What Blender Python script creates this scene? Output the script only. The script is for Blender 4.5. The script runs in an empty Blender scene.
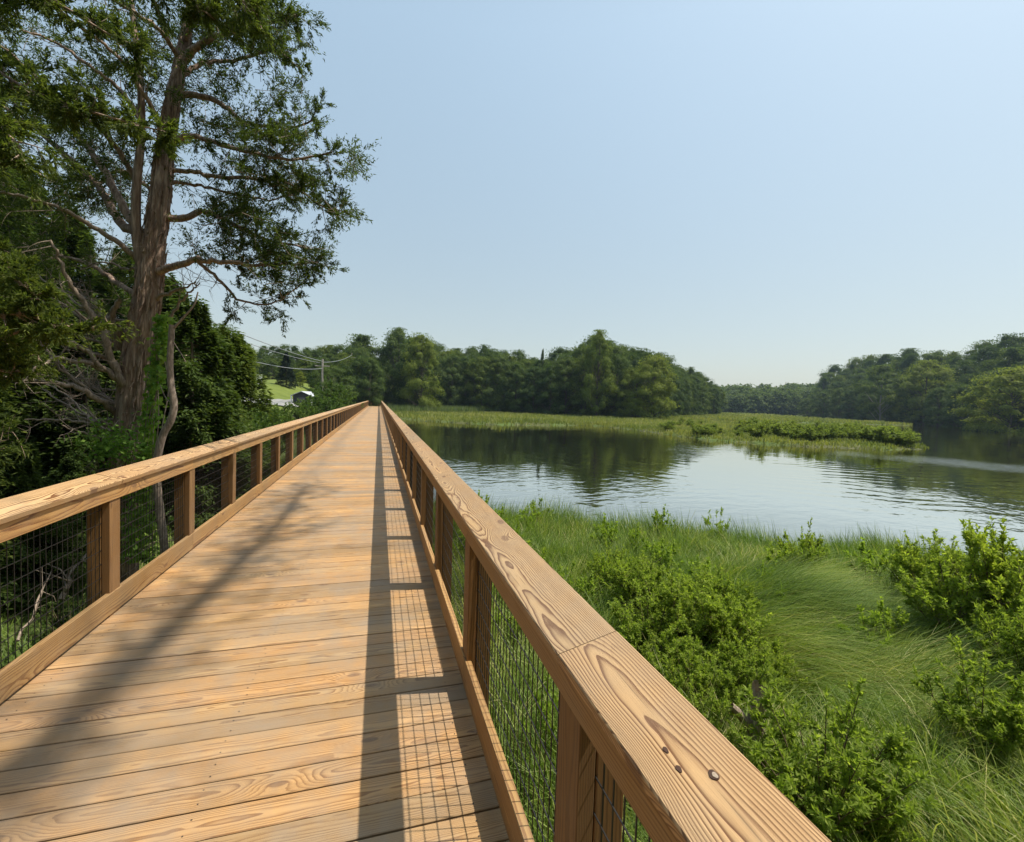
SKY_STRENGTH, SUN_STRENGTH, EXPOSURE, HAZE, WAVE = 0.15, 2.9, 0.9, 0.0002, 0.4
import bpy, math, random
import numpy as np
from mathutils import Vector
rng = np.random.default_rng(7)
random.seed(7)
scene = bpy.context.scene
col = scene.collection
# ------------------------------------------------------------------ camera
F, YAW, PIT, ROL, CH = 453.46, 0.2869, 0.0422, 0.0315, 1.7019
XL, XR, KT, CZ, OV, CW, DL, FB, SP = -1.8871, 0.5114, 0.1818, 1.0186, 0.0304, 0.1792, 0.0465, 0.8784, 1.4853
def _basis():
    f = np.array([math.sin(YAW)*math.cos(PIT), math.cos(YAW)*math.cos(PIT), -math.sin(PIT)])
    r = np.array([math.cos(YAW), -math.sin(YAW), 0.0]); u = np.cross(r, f)
    return r*math.cos(ROL)+u*math.sin(ROL), -r*math.sin(ROL)+u*math.cos(ROL), f
CR, CU, CF = _basis()
CAM = np.array([0, 0, CH])
def at(px, py, depth):
    """world point seen at that pixel at that depth along the view axis"""
    return CAM + depth*(CR*(px-512)/F - CU*(py-421)/F + CF)
def on_z(px, py, z):
    d = CR*(px-512)/F - CU*(py-421)/F + CF
    return CAM + d*((z-CH)/d[2])
def top_z(P, py):
    """height above P (moved vertically) whose projection has row py"""
    lo, hi = -5.0, 120.0
    for _ in range(40):
        m = (lo+hi)/2; d = np.array([P[0], P[1], m])-CAM
        y = 421 - F*(d@CU)/(d@CF)
        if y > py: lo = m
        else: hi = m
    return lo
def horizon(px):
    return 385.7+(417.9-385.7)*px/1024
cd = bpy.data.cameras.new('camera'); cam = bpy.data.objects.new('camera', cd); col.objects.link(cam)
cd.sensor_fit = 'HORIZONTAL'; cd.sensor_width = 36; cd.lens = 36*F/1024; cd.clip_start = .05; cd.clip_end = 9000
from mathutils import Matrix
cam.matrix_world = Matrix(((CR[0], CU[0], -CF[0], 0), (CR[1], CU[1], -CF[1], 0), (CR[2], CU[2], -CF[2], CH), (0, 0, 0, 1)))
scene.camera = cam
# ------------------------------------------------------------------ mesh helpers
class Acc:
    def __init__(s): s.v=[]; s.q=[]; s.n=0; s.a={}
    def add(s, v, q, **attrs):
        v = np.asarray(v, float).reshape(-1, 3); q = np.asarray(q, int).reshape(-1, 4)
        s.v.append(v); s.q.append(q+s.n); s.n += len(v)
        for k, val in attrs.items(): s.a.setdefault(k, []).append(np.asarray(val, float))
    def mesh(s, name, mat, smooth=False):
        v = np.concatenate(s.v) if s.v else np.zeros((0,3)); q = np.concatenate(s.q) if s.q else np.zeros((0,4), int)
        me = bpy.data.meshes.new(name)
        me.vertices.add(len(v)); me.vertices.foreach_set('co', v.astype(np.float32).ravel())
        me.loops.add(q.size); me.loops.foreach_set('vertex_index', q.astype(np.int32).ravel())
        me.polygons.add(len(q)); me.polygons.foreach_set('loop_start', np.arange(0, q.size, 4, dtype=np.int32))
        for k, arrs in s.a.items():
            arr = np.concatenate([x.reshape(len(x), -1) for x in arrs])
            if arr.shape[1] == 3:
                at_ = me.attributes.new(k, 'FLOAT_VECTOR', 'POINT'); at_.data.foreach_set('vector', arr.astype(np.float32).ravel())
            else:
                at_ = me.attributes.new(k, 'FLOAT', 'POINT'); at_.data.foreach_set('value', arr.astype(np.float32).ravel())
        me.update(calc_edges=True)
        me.polygons.foreach_set('use_smooth', np.full(len(q), bool(smooth)))
        me.materials.append(mat)
        return me
def link(name, data, parent=None, loc=None):
    o = bpy.data.objects.new(name, data); col.objects.link(o)
    if parent is not None: o.parent = parent
    if loc is not None: o.location = loc
    return o
def tag(o, label=None, cat=None, group=None, kind=None):
    if label: o['label'] = label
    if cat: o['category'] = cat
    if group: o['group'] = group
    if kind: o['kind'] = kind
    return o
def empty(name, loc=(0,0,0), rz=0):
    o = bpy.data.objects.new(name, None); col.objects.link(o); o.location = loc; o.rotation_euler = (0,0,rz); o.empty_display_size = .1
    return o
def copy_tree(o, parent=None):
    c = o.copy(); col.objects.link(c)
    if parent is not None: c.parent = parent
    for ch in list(o.children): copy_tree(ch, c)
    return c
def unit(a): return a/np.maximum(np.linalg.norm(a, axis=-1, keepdims=True), 1e-9)
def tube(acc, pts, rad, sides=6, cap=False, **attrs):
    pts = np.asarray(pts, float); rad = np.broadcast_to(np.asarray(rad, float), (len(pts),))
    t = unit(np.gradient(pts, axis=0)); ref = np.array([0.31, 0.17, .93])
    if abs(unit(t.mean(0))@ref) > .9: ref = np.array([1., .1, 0])
    n = unit(np.cross(t, ref)); b = np.cross(t, n)
    a = np.arange(sides)*2*math.pi/sides
    v = pts[:, None] + rad[:, None, None]*(n[:, None]*np.cos(a)[None, :, None] + b[:, None]*np.sin(a)[None, :, None])
    i = np.arange(len(pts)-1)[:, None]*sides; j = np.arange(sides)[None]; k = (j+1) % sides
    q = np.stack([i+j, i+k, i+sides+k, i+sides+j], -1).reshape(-1, 4)
    v = v.reshape(-1, 3)
    at_ = {k2: np.full(len(v), v2) for k2, v2 in attrs.items()}
    acc.add(v, q, **at_)
def smooth_path(P, m=4):
    P = np.asarray(P, float); n = len(P)
    if n < 3: 
        s = np.linspace(0, 1, m+1)[:, None]; return P[0]*(1-s)+P[-1]*s
    out = []
    E = np.vstack([2*P[0]-P[1], P, 2*P[-1]-P[-2]])
    for i in range(n-1):
        a, b, c, d = E[i:i+4]
        for s in np.arange(m)/m:
            out.append(.5*((2*b)+(-a+c)*s+(2*a-5*b+4*c-d)*s*s+(-a+3*b-3*c+d)*s**3))
    out.append(P[-1]); return np.array(out)
def leafs(acc, P, D, N_, L, W, rnd):
    P = np.asarray(P); n = len(P); D = unit(D); side = unit(np.cross(D, N_)); up = np.cross(side, D)
    L = np.broadcast_to(L, (n,))[:, None]; W = np.broadcast_to(W, (n,))[:, None]
    v = np.stack([P, P+.45*L*D+.5*W*side+.06*L*up, P+L*D-.05*L*up, P+.45*L*D-.5*W*side+.06*L*up], 1).reshape(-1, 3)
    acc.add(v, np.arange(4*n).reshape(-1, 4), rnd=np.repeat(rnd, 4))
def rdir(n): return unit(rng.normal(size=(n, 3)))
def blades(acc, P, head, H, lean, W, rnd, curl=.35):
    """curved tapering grass blades: P base, head = horizontal heading, lean = horizontal reach"""
    n = len(P); s = np.array([0, .35, .7, 1.0])
    H = np.broadcast_to(H, (n,)); lean = np.broadcast_to(lean, (n,)); W = np.broadcast_to(W, (n,))
    hd = np.column_stack([head, np.zeros(n)])
    z = H[:, None]*(s - curl*np.minimum(lean/np.maximum(H, .01), 1.6)[:, None]*s**2.2)
    C = P[:, None] + hd[:, None]*(lean[:, None]*s**1.8)[..., None] + z[..., None]*np.array([0, 0, 1.])
    a = rng.uniform(0, math.pi, n); side = np.column_stack([np.cos(a), np.sin(a), np.zeros(n)])
    w = (W[:, None]*np.array([.5, .45, .3, .04]))[..., None]
    v = np.stack([C-side[:, None]*w, C+side[:, None]*w], 2).reshape(n, 8, 3)
    base = np.arange(n)[:, None, None]*8; lv = np.arange(3)[None, :, None]*2
    q = base+lv+np.array([0, 1, 3, 2])[None, None]
    acc.add(v.reshape(-1, 3), q.reshape(-1, 4), rnd=np.repeat(rnd, 8), hgt=np.tile(np.repeat(s, 2), n))
# ------------------------------------------------------------------ node helper
class G:
    def __init__(s, name):
        s.m = bpy.data.materials.new(name); s.m.use_nodes = True; s.t = s.m.node_tree; s.t.nodes.clear()
        s.out = s.t.nodes.new('ShaderNodeOutputMaterial')
    def n(s, ty, **kw):
        nd = s.t.nodes.new(ty)
        for k, v in kw.items(): setattr(nd, k, v)
        return nd
    def set(s, sock, val):
        if isinstance(val, bpy.types.NodeSocket): s.t.links.new(val, sock)
        elif val is not None: sock.default_value = val
    def math(s, op, a, b=None, c=None, clamp=False):
        nd = s.n('ShaderNodeMath', operation=op, use_clamp=clamp); s.set(nd.inputs[0], a)
        if b is not None: s.set(nd.inputs[1], b)
        if c is not None: s.set(nd.inputs[2], c)
        return nd.outputs[0]
    def vmath(s, op, a, b=None):
        nd = s.n('ShaderNodeVectorMath', operation=op); s.set(nd.inputs[0], a)
        if b is not None: s.set(nd.inputs[1], b)
        return nd.outputs[0]
    def attr(s, name, what='Fac'): return s.n('ShaderNodeAttribute', attribute_name=name).outputs[what]
    def sep(s, v):
        nd = s.n('ShaderNodeSeparateXYZ'); s.set(nd.inputs[0], v); return nd.outputs
    def comb(s, x, y, z):
        nd = s.n('ShaderNodeCombineXYZ')
        for i, k in enumerate((x, y, z)): s.set(nd.inputs[i], k)
        return nd.outputs[0]
    def noise(s, vec, scale=1., detail=2., rough=.5, out=0):
        nd = s.n('ShaderNodeTexNoise'); s.set(nd.inputs['Vector'], vec)
        nd.inputs['Scale'].default_value = scale; nd.inputs['Detail'].default_value = detail; nd.inputs['Roughness'].default_value = rough
        return nd.outputs[out]
    def ramp(s, fac, stops, interp='LINEAR'):
        nd = s.n('ShaderNodeValToRGB'); nd.color_ramp.interpolation = interp; e = nd.color_ramp.elements
        while len(e) < len(stops): e.new(.5)
        for el, (p, c) in zip(e, stops):
            el.position = p; el.color = (c, c, c, 1) if isinstance(c, (int, float)) else (*c, 1)
        s.set(nd.inputs[0], fac); return nd.outputs[0]
    def mix(s, f, a, b, mode='MIX'):
        nd = s.n('ShaderNodeMix', data_type='RGBA', blend_type=mode)
        s.set(nd.inputs['Factor'], f)
        for k, v in ((6, a), (7, b)):
            if isinstance(v, tuple): v = (*v, 1) if len(v) == 3 else v
            s.set(nd.inputs[k], v)
        return nd.outputs[2]
    def rand(s, w, seed=0.):
        nd = s.n('ShaderNodeTexWhiteNoise', noise_dimensions='1D'); s.set(nd.inputs['W'], s.math('MULTIPLY_ADD', w, 977.3, seed)); return nd.outputs[0]
    def bsdf(s, color, rough=.6, spec=.5, normal=None, metal=0.):
        b = s.n('ShaderNodeBsdfPrincipled')
        s.set(b.inputs['Base Color'], (*color, 1) if isinstance(color, tuple) else color); s.set(b.inputs['Roughness'], rough)
        b.inputs['Specular IOR Level'].default_value = spec; b.inputs['Metallic'].default_value = metal
        if normal is not None: s.set(b.inputs['Normal'], normal)
        return b.outputs[0]
    def bump(s, h, strength=.3, dist=.01, normal=None):
        b = s.n('ShaderNodeBump'); b.inputs['Strength'].default_value = strength; b.inputs['Distance'].default_value = dist
        s.set(b.inputs['Height'], h)
        if normal is not None: s.set(b.inputs['Normal'], normal)
        return b.outputs[0]
    def done(s, sh): s.t.links.new(sh, s.out.inputs['Surface']); return s.m
def obj_coord(g): return g.n('ShaderNodeNewGeometry').outputs['Position']
def wood(name, light, mid, dark, rf=150., contrast=1., depth=.05, weather=.25, bump=.25, shade_band=False, knots=.5, tint=.35, warp=.05):
    g = G(name); p = g.attr('wp', 'Vector'); bid = g.attr('bid')
    u, v, w = g.sep(p)
    r1, r2, r3, r4 = (g.rand(bid, s_) for s_ in (1.3, 7.7, 13.1, 29.9))
    v0 = g.math('MULTIPLY', g.math('SUBTRACT', r1, .5), .15)
    w0 = g.math('MULTIPLY_ADD', r2, -depth*1.6, -.012)
    off = g.math('MULTIPLY', r3, 91.)
    nA = g.noise(g.comb(g.math('MULTIPLY_ADD', u, 1.1, off), g.math('MULTIPLY_ADD', v, 4., off), g.math('MULTIPLY', w, 4.)), 1., 1., .4)
    nB = g.noise(g.comb(g.math('MULTIPLY_ADD', u, 4.5, off), g.math('MULTIPLY', v, 22.), g.math('MULTIPLY_ADD', w, 22., off)), 1., 2., .5)
    kv = g.n('ShaderNodeTexVoronoi', voronoi_dimensions='2D', feature='F1'); kv.inputs['Scale'].default_value = 1.
    g.set(kv.inputs['Vector'], g.comb(g.math('MULTIPLY_ADD', u, 1.25, off), g.math('MULTIPLY_ADD', v, 3.4, off), 0.))
    kd = kv.outputs['Distance']; kr = g.sep(kv.outputs['Color'])[0]
    kon = g.math('LESS_THAN', kr, knots)
    kg = g.math('MULTIPLY', g.math('EXPONENT', g.math('MULTIPLY', g.math('POWER', g.math('DIVIDE', kd, .17), 2.), -1.)), kon)
    dv = g.math('SUBTRACT', v, v0); dw = g.math('SUBTRACT', w, w0)
    r = g.math('SQRT', g.math('ADD', g.math('MULTIPLY', dv, dv), g.math('MULTIPLY', dw, dw)))
    r = g.math('MULTIPLY_ADD', nA, warp, r); r = g.math('MULTIPLY_ADD', nB, .009, r); r = g.math('MULTIPLY_ADD', kg, .03, r)
    rr = g.math('MULTIPLY', r, g.math('MULTIPLY_ADD', r4, rf*.6, rf*.7))
    ring = g.ramp(g.math('FRACT', rr), [(0, .05), (.3, 0.), (.62, .35), (.86, 1.), (.97, .9), (1., .05)])
    var = g.noise(g.comb(g.math('MULTIPLY_ADD', r, 60., off), g.math('MULTIPLY', u, .3), 0.), 1., 1.)
    ringc = g.math('MULTIPLY', g.math('MULTIPLY', ring, contrast), g.math('MULTIPLY_ADD', var, 1.1, .35), clamp=True)
    fib = g.noise(g.comb(g.math('MULTIPLY_ADD', u, 5., off), g.math('MULTIPLY', v, 420.), g.math('MULTIPLY', w, 420.)), 1., 2., .6)
    c = g.mix(g.noise(g.comb(g.math('MULTIPLY_ADD', u, 1.6, off), g.math('MULTIPLY', v, 14.), g.math('MULTIPLY_ADD', w, 14., off)), 1., 2.), light, mid)
    c = g.mix(ringc, c, dark)
    c = g.mix(.32, c, g.ramp(fib, [(.25, .45), (.75, 1.25)]), 'MULTIPLY')
    # boards differ in tone
    tn = g.ramp(g.rand(bid, 3.3), [(0, (.66, .66, .68)), (.25, (.88, .87, .86)), (.5, (1.0, .96, .9)), (.75, (1.12, .98, .84)), (1, (1.24, 1.2, 1.12))])
    c = g.mix(tint*1.8, c, tn, 'MULTIPLY')
    # knots
    kc = g.math('MULTIPLY', g.ramp(kd, [(0, 1.), (.045, .9), (.06, 0.)]), kon)
    c = g.mix(g.math('MULTIPLY', kc, .75), c, (.12, .05, .025))
    # drying checks and small dents
    chk = g.noise(g.comb(g.math('MULTIPLY_ADD', u, 2.6, off), g.math('MULTIPLY', v, 95.), g.math('MULTIPLY', w, 95.)), 1., 1., .4)
    c = g.mix(g.math('MULTIPLY', g.ramp(chk, [(.70, 0.), (.735, 1.)]), .65), c, (.09, .045, .022))
    pos = obj_coord(g)
    wn = g.noise(pos, 1.1, 4., .6); wn2 = g.noise(pos, 9., 3., .6)
    wm = g.math('MULTIPLY', g.ramp(g.math('MULTIPLY_ADD', wn2, .35, g.math('MULTIPLY', wn, .75)), [(.45, 0.), (.68, 1.)]), weather)
    c = g.mix(wm, c, (.30, .25, .19))
    if shade_band:
        # long mottled shadow painted into the colour, down the left of the deck
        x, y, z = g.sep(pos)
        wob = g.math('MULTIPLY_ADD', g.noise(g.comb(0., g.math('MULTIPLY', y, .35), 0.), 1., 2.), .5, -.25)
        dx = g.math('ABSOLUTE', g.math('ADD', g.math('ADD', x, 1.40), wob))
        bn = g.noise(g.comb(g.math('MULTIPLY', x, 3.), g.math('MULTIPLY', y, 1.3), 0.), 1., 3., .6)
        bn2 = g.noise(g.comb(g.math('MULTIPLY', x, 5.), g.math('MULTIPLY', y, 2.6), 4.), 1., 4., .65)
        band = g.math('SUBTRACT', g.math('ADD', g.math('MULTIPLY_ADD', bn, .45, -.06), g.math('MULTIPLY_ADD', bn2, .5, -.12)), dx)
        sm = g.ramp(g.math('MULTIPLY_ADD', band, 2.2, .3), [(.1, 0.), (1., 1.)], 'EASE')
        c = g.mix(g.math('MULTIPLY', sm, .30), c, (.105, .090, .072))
    bh = g.math('ADD', g.math('MULTIPLY', ring, .5), g.math('MULTIPLY', fib, .5))
    nrm = g.bump(bh, bump, .002)
    ro = g.math('MULTIPLY_ADD', ring, -.12, .72)
    return g.done(g.bsdf(c, ro, .35, nrm))
M = {}
M['deck'] = wood('deck_boards', (.60, .405, .205), (.49, .295, .125), (.22, .108, .04), 190, .95, .05, .6, .5, shade_band=True, knots=.55, tint=.62, warp=.026)
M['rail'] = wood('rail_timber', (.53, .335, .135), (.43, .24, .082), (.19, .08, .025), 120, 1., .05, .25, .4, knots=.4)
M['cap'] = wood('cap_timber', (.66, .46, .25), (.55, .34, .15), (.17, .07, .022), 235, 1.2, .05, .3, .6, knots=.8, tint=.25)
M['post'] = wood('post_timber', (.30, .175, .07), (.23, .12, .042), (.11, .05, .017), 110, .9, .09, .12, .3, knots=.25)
def plain(name, c, rough=.6, spec=.4, metal=0., var=.3, scale=8.):
    g = G(name); pos = obj_coord(g)
    k = g.ramp(g.noise(pos, scale, 4., .6), [(.3, 1-var), (.7, 1+var)])
    cc = g.mix(1., c, k, 'MULTIPLY'); return g.done(g.bsdf(cc, rough, spec, None, metal))
M['wire'] = plain('black_coated_wire', (.012, .012, .012), .45, .5, var=.1)
M['steel'] = plain('screw_steel', (.10, .085, .07), .5, .5, .6)
def bark(name, c1, c2, sx=30., sz=3., bump=.8, dist=.02):
    g = G(name); pos = obj_coord(g); x, y, z = g.sep(pos)
    v = g.comb(g.math('MULTIPLY', x, sx), g.math('MULTIPLY', y, sx), g.math('MULTIPLY', z, sz))
    n1 = g.noise(v, 1., 4., .65); n2 = g.noise(pos, 3., 3.)
    c = g.ramp(n1, [(.32, c2), (.52, tuple(.5*(a+b) for a, b in zip(c1, c2))), (.68, c1)])
    c = g.mix(.5, c, g.ramp(n2, [(.3, .6), (.7, 1.3)]), 'MULTIPLY')
    return g.done(g.bsdf(c, .85, .2, g.bump(n1, bump, dist)))
M['cedar_bark'] = bark('cedar_bark', (.58, .43, .33), (.17, .105, .075), 34, 3.0)
M['dead_wood'] = bark('dead_branch_bark', (.46, .37, .29), (.20, .15, .11), 60, 14, .5, .006)
M['bark'] = bark('tree_bark', (.16, .13, .10), (.05, .04, .03), 6, 1.2, .8, .04)
M['pale_bark'] = bark('pale_tree_bark', (.34, .32, .28), (.16, .14, .12), 6, 1.2, .5, .03)
M['stem'] = bark('shrub_stem', (.20, .15, .09), (.09, .07, .04), 50, 10, .4, .004)
def foliage(name, a, b, c3, transl=.35, objvar=.35, rough=.6, tcol=1.6, clump=0., cscale=1.):
    g = G(name); rnd = g.attr('rnd'); orr = g.n('ShaderNodeObjectInfo').outputs['Random']
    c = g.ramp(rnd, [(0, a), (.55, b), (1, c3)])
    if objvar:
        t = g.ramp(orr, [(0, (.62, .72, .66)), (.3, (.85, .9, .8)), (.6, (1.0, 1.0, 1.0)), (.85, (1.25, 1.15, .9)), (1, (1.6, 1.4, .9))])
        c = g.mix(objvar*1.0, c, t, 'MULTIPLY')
    if clump:
        c = g.mix(clump, c, g.ramp(g.noise(obj_coord(g), cscale, 2.), [(.3, (.6, .7, .6)), (.7, (1.5, 1.35, .9))]), 'MULTIPLY')
    d = g.bsdf(c, rough, .14)
    tr = g.n('ShaderNodeBsdfTranslucent'); g.set(tr.inputs['Color'], g.mix(1., c, (tcol, tcol*1.05, .5*tcol), 'MULTIPLY'))
    mx = g.n('ShaderNodeMixShader'); mx.inputs[0].default_value = transl
    g.t.links.new(d, mx.inputs[1]); g.t.links.new(tr.outputs[0], mx.inputs[2])
    return g.done(mx.outputs[0])
M['leaf'] = foliage('broadleaf_foliage', (.038, .064, .020), (.078, .118, .029), (.16, .20, .045), .30, .9)
M['leaf_light'] = foliage('light_broadleaf_foliage', (.085, .115, .021), (.15, .19, .032), (.23, .26, .05), .38, .4)
M['spruce'] = foliage('spruce_foliage', (.014, .026, .020), (.022, .038, .026), (.038, .055, .034), .1, .1)
M['cedar'] = foliage('cedar_foliage', (.038, .060, .016), (.08, .112, .025), (.17, .20, .04), .45, 0.)
M['cedar_dark'] = foliage('dark_cedar_foliage', (.040, .070, .018), (.075, .115, .028), (.13, .17, .04), .33, .5)
M['shrub'] = foliage('marsh_shrub_leaves', (.14, .195, .032), (.26, .335, .055), (.40, .46, .095), .5, .25)
M['shrub_far'] = foliage('spit_shrub_leaves', (.11, .15, .035), (.20, .25, .055), (.30, .33, .085), .4, .3)
M['herb'] = foliage('marsh_herb_leaves', (.15, .22, .03), (.25, .34, .05), (.38, .45, .09), .45, .3)
M['ivy'] = foliage('ivy_leaves', (.10, .19, .03), (.17, .29, .045), (.28, .38, .07), .4, 0.)
M['vine'] = foliage('bank_shrub_leaves', (.055, .095, .022), (.09, .145, .03), (.14, .20, .05), .35, .5)
def grassmat(name, stops, clump=.5, cs=.5, transl=.35):
    g = G(name); rnd = g.attr('rnd'); pos = obj_coord(g)
    c = g.ramp(rnd, stops)
    c = g.mix(clump, c, g.ramp(g.noise(pos, cs, 3.), [(.3, (.65, .8, .6)), (.5, (1, 1, 1)), (.7, (1.45, 1.25, 1.0))]), 'MULTIPLY')
    d = g.bsdf(c, .5, .35)
    tr = g.n('ShaderNodeBsdfTranslucent'); g.set(tr.inputs['Color'], g.mix(1., c, (1.5, 1.6, .7), 'MULTIPLY'))
    mx = g.n('ShaderNodeMixShader'); mx.inputs[0].default_value = transl
    g.t.links.new(d, mx.inputs[1]); g.t.links.new(tr.outputs[0], mx.inputs[2])
    return g.done(mx.outputs[0])
M['grass'] = grassmat('marsh_grass_blades', [(0, (.075, .13, .022)), (.5, (.16, .24, .04)), (.82, (.27, .34, .07)), (1, (.50, .46, .21))], .75, 1.1)
M['grass_far'] = grassmat('far_marsh_grass_blades', [(0, (.12, .15, .035)), (.5, (.21, .225, .055)), (1, (.32, .31, .10))], .5, .12)
M['reed'] = grassmat('reed_blades', [(0, (.10, .15, .05)), (.5, (.15, .20, .07)), (1, (.24, .26, .12))], .3, .3)
# ------------------------------------------------------------------ sky and sun
w = bpy.data.worlds.new('World'); scene.world = w; w.use_nodes = True
SUNV = np.array([.521, -.09, 1.0]); SUNV /= np.linalg.norm(SUNV)
EL = math.asin(SUNV[2]); AZ = math.atan2(SUNV[0], SUNV[1])
wt = w.node_tree; bg = wt.nodes['Background']
sk = wt.nodes.new('ShaderNodeTexSky'); sk.sky_type = 'NISHITA'; sk.sun_disc = False
sk.sun_elevation = EL; sk.sun_rotation = AZ; sk.air_density = 1.0; sk.dust_density = 1.0; sk.ozone_density = .5; sk.altitude = 0
gm = wt.nodes.new('ShaderNodeGamma'); gm.inputs[1].default_value = .62; wt.links.new(sk.outputs[0], gm.inputs[0])
tc = wt.nodes.new('ShaderNodeTexCoord'); sp_ = wt.nodes.new('ShaderNodeSeparateXYZ'); wt.links.new(tc.outputs['Generated'], sp_.inputs[0])
cr_ = wt.nodes.new('ShaderNodeValToRGB'); e_ = cr_.color_ramp.elements; e_[0].position = 0; e_[0].color = (.87, .84, .78, 1); e_[1].position = .62; e_[1].color = (1.36, 1.43, 1.31, 1)
em_ = e_.new(.2); em_.color = (1.04, 1.03, .93, 1); wt.links.new(sp_.outputs[2], cr_.inputs[0])
mu = wt.nodes.new('ShaderNodeMix'); mu.data_type = 'RGBA'; mu.blend_type = 'MULTIPLY'; mu.inputs[0].default_value = 1; wt.links.new(gm.outputs[0], mu.inputs[6]); wt.links.new(cr_.outputs[0], mu.inputs[7])
wt.links.new(mu.outputs[2], bg.inputs[0]); bg.inputs[1].default_value = SKY_STRENGTH
sd_ = bpy.data.lights.new('sun', 'SUN'); sd_.energy = SUN_STRENGTH; sd_.angle = math.radians(.53); sd_.color = (1, .93, .82)
sun = bpy.data.objects.new('sun', sd_); col.objects.link(sun)
sun.rotation_euler = Vector(SUNV).to_track_quat('Z', 'Y').to_euler()
scene.view_settings.view_transform = 'Standard'; scene.view_settings.look = 'None'
scene.view_settings.exposure = EXPOSURE; scene.view_settings.gamma = 1
scene.cycles.max_bounces = 8; scene.cycles.diffuse_bounces = 3; scene.cycles.transmission_bounces = 4; scene.cycles.transparent_max_bounces = 8
scene.cycles.caustics_reflective = False; scene.cycles.caustics_refractive = False
scene.cycles.sample_clamp_indirect = 8; scene.cycles.use_denoising = True
# ------------------------------------------------------------------ boardwalk
bid_n = [0]
def board(acc, O, U, V, W_, lu, lv, lw, ch=.0025, bid=None, su=None):
    """box with eased edges; O = corner, U/V/W_ unit axes, u along the grain"""
    O, U, V, W_ = (np.asarray(a, float) for a in (O, U, V, W_))
    prof = np.array([(ch, 0), (lv-ch, 0), (lv, ch), (lv, lw-ch), (lv-ch, lw), (ch, lw), (0, lw-ch), (0, ch)])
    if bid is None: bid_n[0] += 1; bid = (bid_n[0]*.6180339) % 1
    us = np.array([0, lu]) if su is None else su
    v = []; wp = []
    for u in us:
        v.append(O+u*U+prof[:, :1]*V+prof[:, 1:]*W_); wp.append(np.column_stack([np.full(8, u), prof[:, 1]-lw/2, prof[:, 0]] if lw > lv else [np.full(8, u), prof[:, 0]-lv/2, prof[:, 1]]))
    n = len(us); q = []
    for k in range(n-1):
        for j in range(8): q.append((k*8+j, k*8+(j+1) % 8, k*8+8+(j+1) % 8, k*8+8+j))
    e = (n-1)*8
    q += [(0, 7, 2, 1), (2, 7, 6, 3), (3, 6, 5, 4), (e, e+1, e+2, e+7), (e+2, e+3, e+6, e+7), (e+3, e+4, e+5, e+6)]
    acc.add(np.concatenate(v), q, wp=np.concatenate(wp), bid=np.full(8*n, bid))
X_, Y_, Z_ = np.eye(3)
Y0, Y1 = -2.9, 137.0
root = tag(empty('boardwalk', (0, 0, 0)), 'long straight timber boardwalk with wire mesh railings running over the marsh to the wood', 'boardwalk')
da = Acc(); ny = int((Y1-Y0)/.1432)
for i in range(ny):
    y = 1.7631 + (i-33)*.1432
    j = rng.normal(0, .0009)
    board(da, (XL-.03+rng.normal(0, .002), y+.0035+rng.normal(0, .0008), -.038+j), X_, Y_, Z_, XR-XL+.06, .1368+rng.normal(0, .0008), .038, .003)
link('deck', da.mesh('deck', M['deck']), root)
# knots of screws: two on each joist line per board, near field only
sa = Acc()
for i in range(0, 150):
    y = 1.7631 + (i-33)*.1432
    for x in (XL+.09, (XL+XR)/2, XR-.10):
        for dy in (.035, .105):
            c = np.array([x+rng.normal(0, .006), y+dy+rng.normal(0, .004), .0012]); a = np.arange(6)*math.pi/3
            ring = c+.0038*np.column_stack([np.cos(a), np.sin(a), 0*a]); v = np.vstack([ring, c-[0, 0, .004]])
            sa.add(np.vstack([ring, ring-[0, 0, .006]]), [(0, 1, 2, 3), (0, 3, 4, 5)])
link('deck_screw', sa.mesh('deck_screw', M['steel']), root)['kind'] = 'stuff'
for x in (XL+.06, (XL+XR)/2, XR-.10):
    ba = Acc()
    for y in np.arange(Y0, Y1-1, 5.94): board(ba, (x, y, -.29), Y_, X_, Z_, 5.93, .05, .25)
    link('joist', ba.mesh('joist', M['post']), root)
pa = Acc(); tube(pa, [(0, 0, -3.4), (0, 0, -.29)], .12, 14, wp=None) if False else None
a = np.arange(14)*2*math.pi/14; prof = np.column_stack([.12*np.cos(a), .12*np.sin(a)])
v = np.vstack([np.column_stack([prof, np.full(14, z)]) for z in (-3.4, -.33)])
pa.add(v, [(j, (j+1) % 14, 14+(j+1) % 14, 14+j) for j in range(14)], wp=np.column_stack([v[:, 2], v[:, 0], v[:, 1]]), bid=np.full(28, .37))
pile_me = pa.mesh('pile', M['post'])
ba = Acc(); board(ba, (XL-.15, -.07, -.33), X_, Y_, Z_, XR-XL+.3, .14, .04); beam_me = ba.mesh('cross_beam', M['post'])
for k in range(24):
    y = 1.115-2.9706+k*2.9706
    for x in (XL+.12, XR-.12): link('pile', pile_me, root, (x, y, 0))
    link('cross_beam', beam_me, root, (0, y, 0))
YC = [4.087+SP*k for k in range(-5, 90)]
mats_post = []
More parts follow.
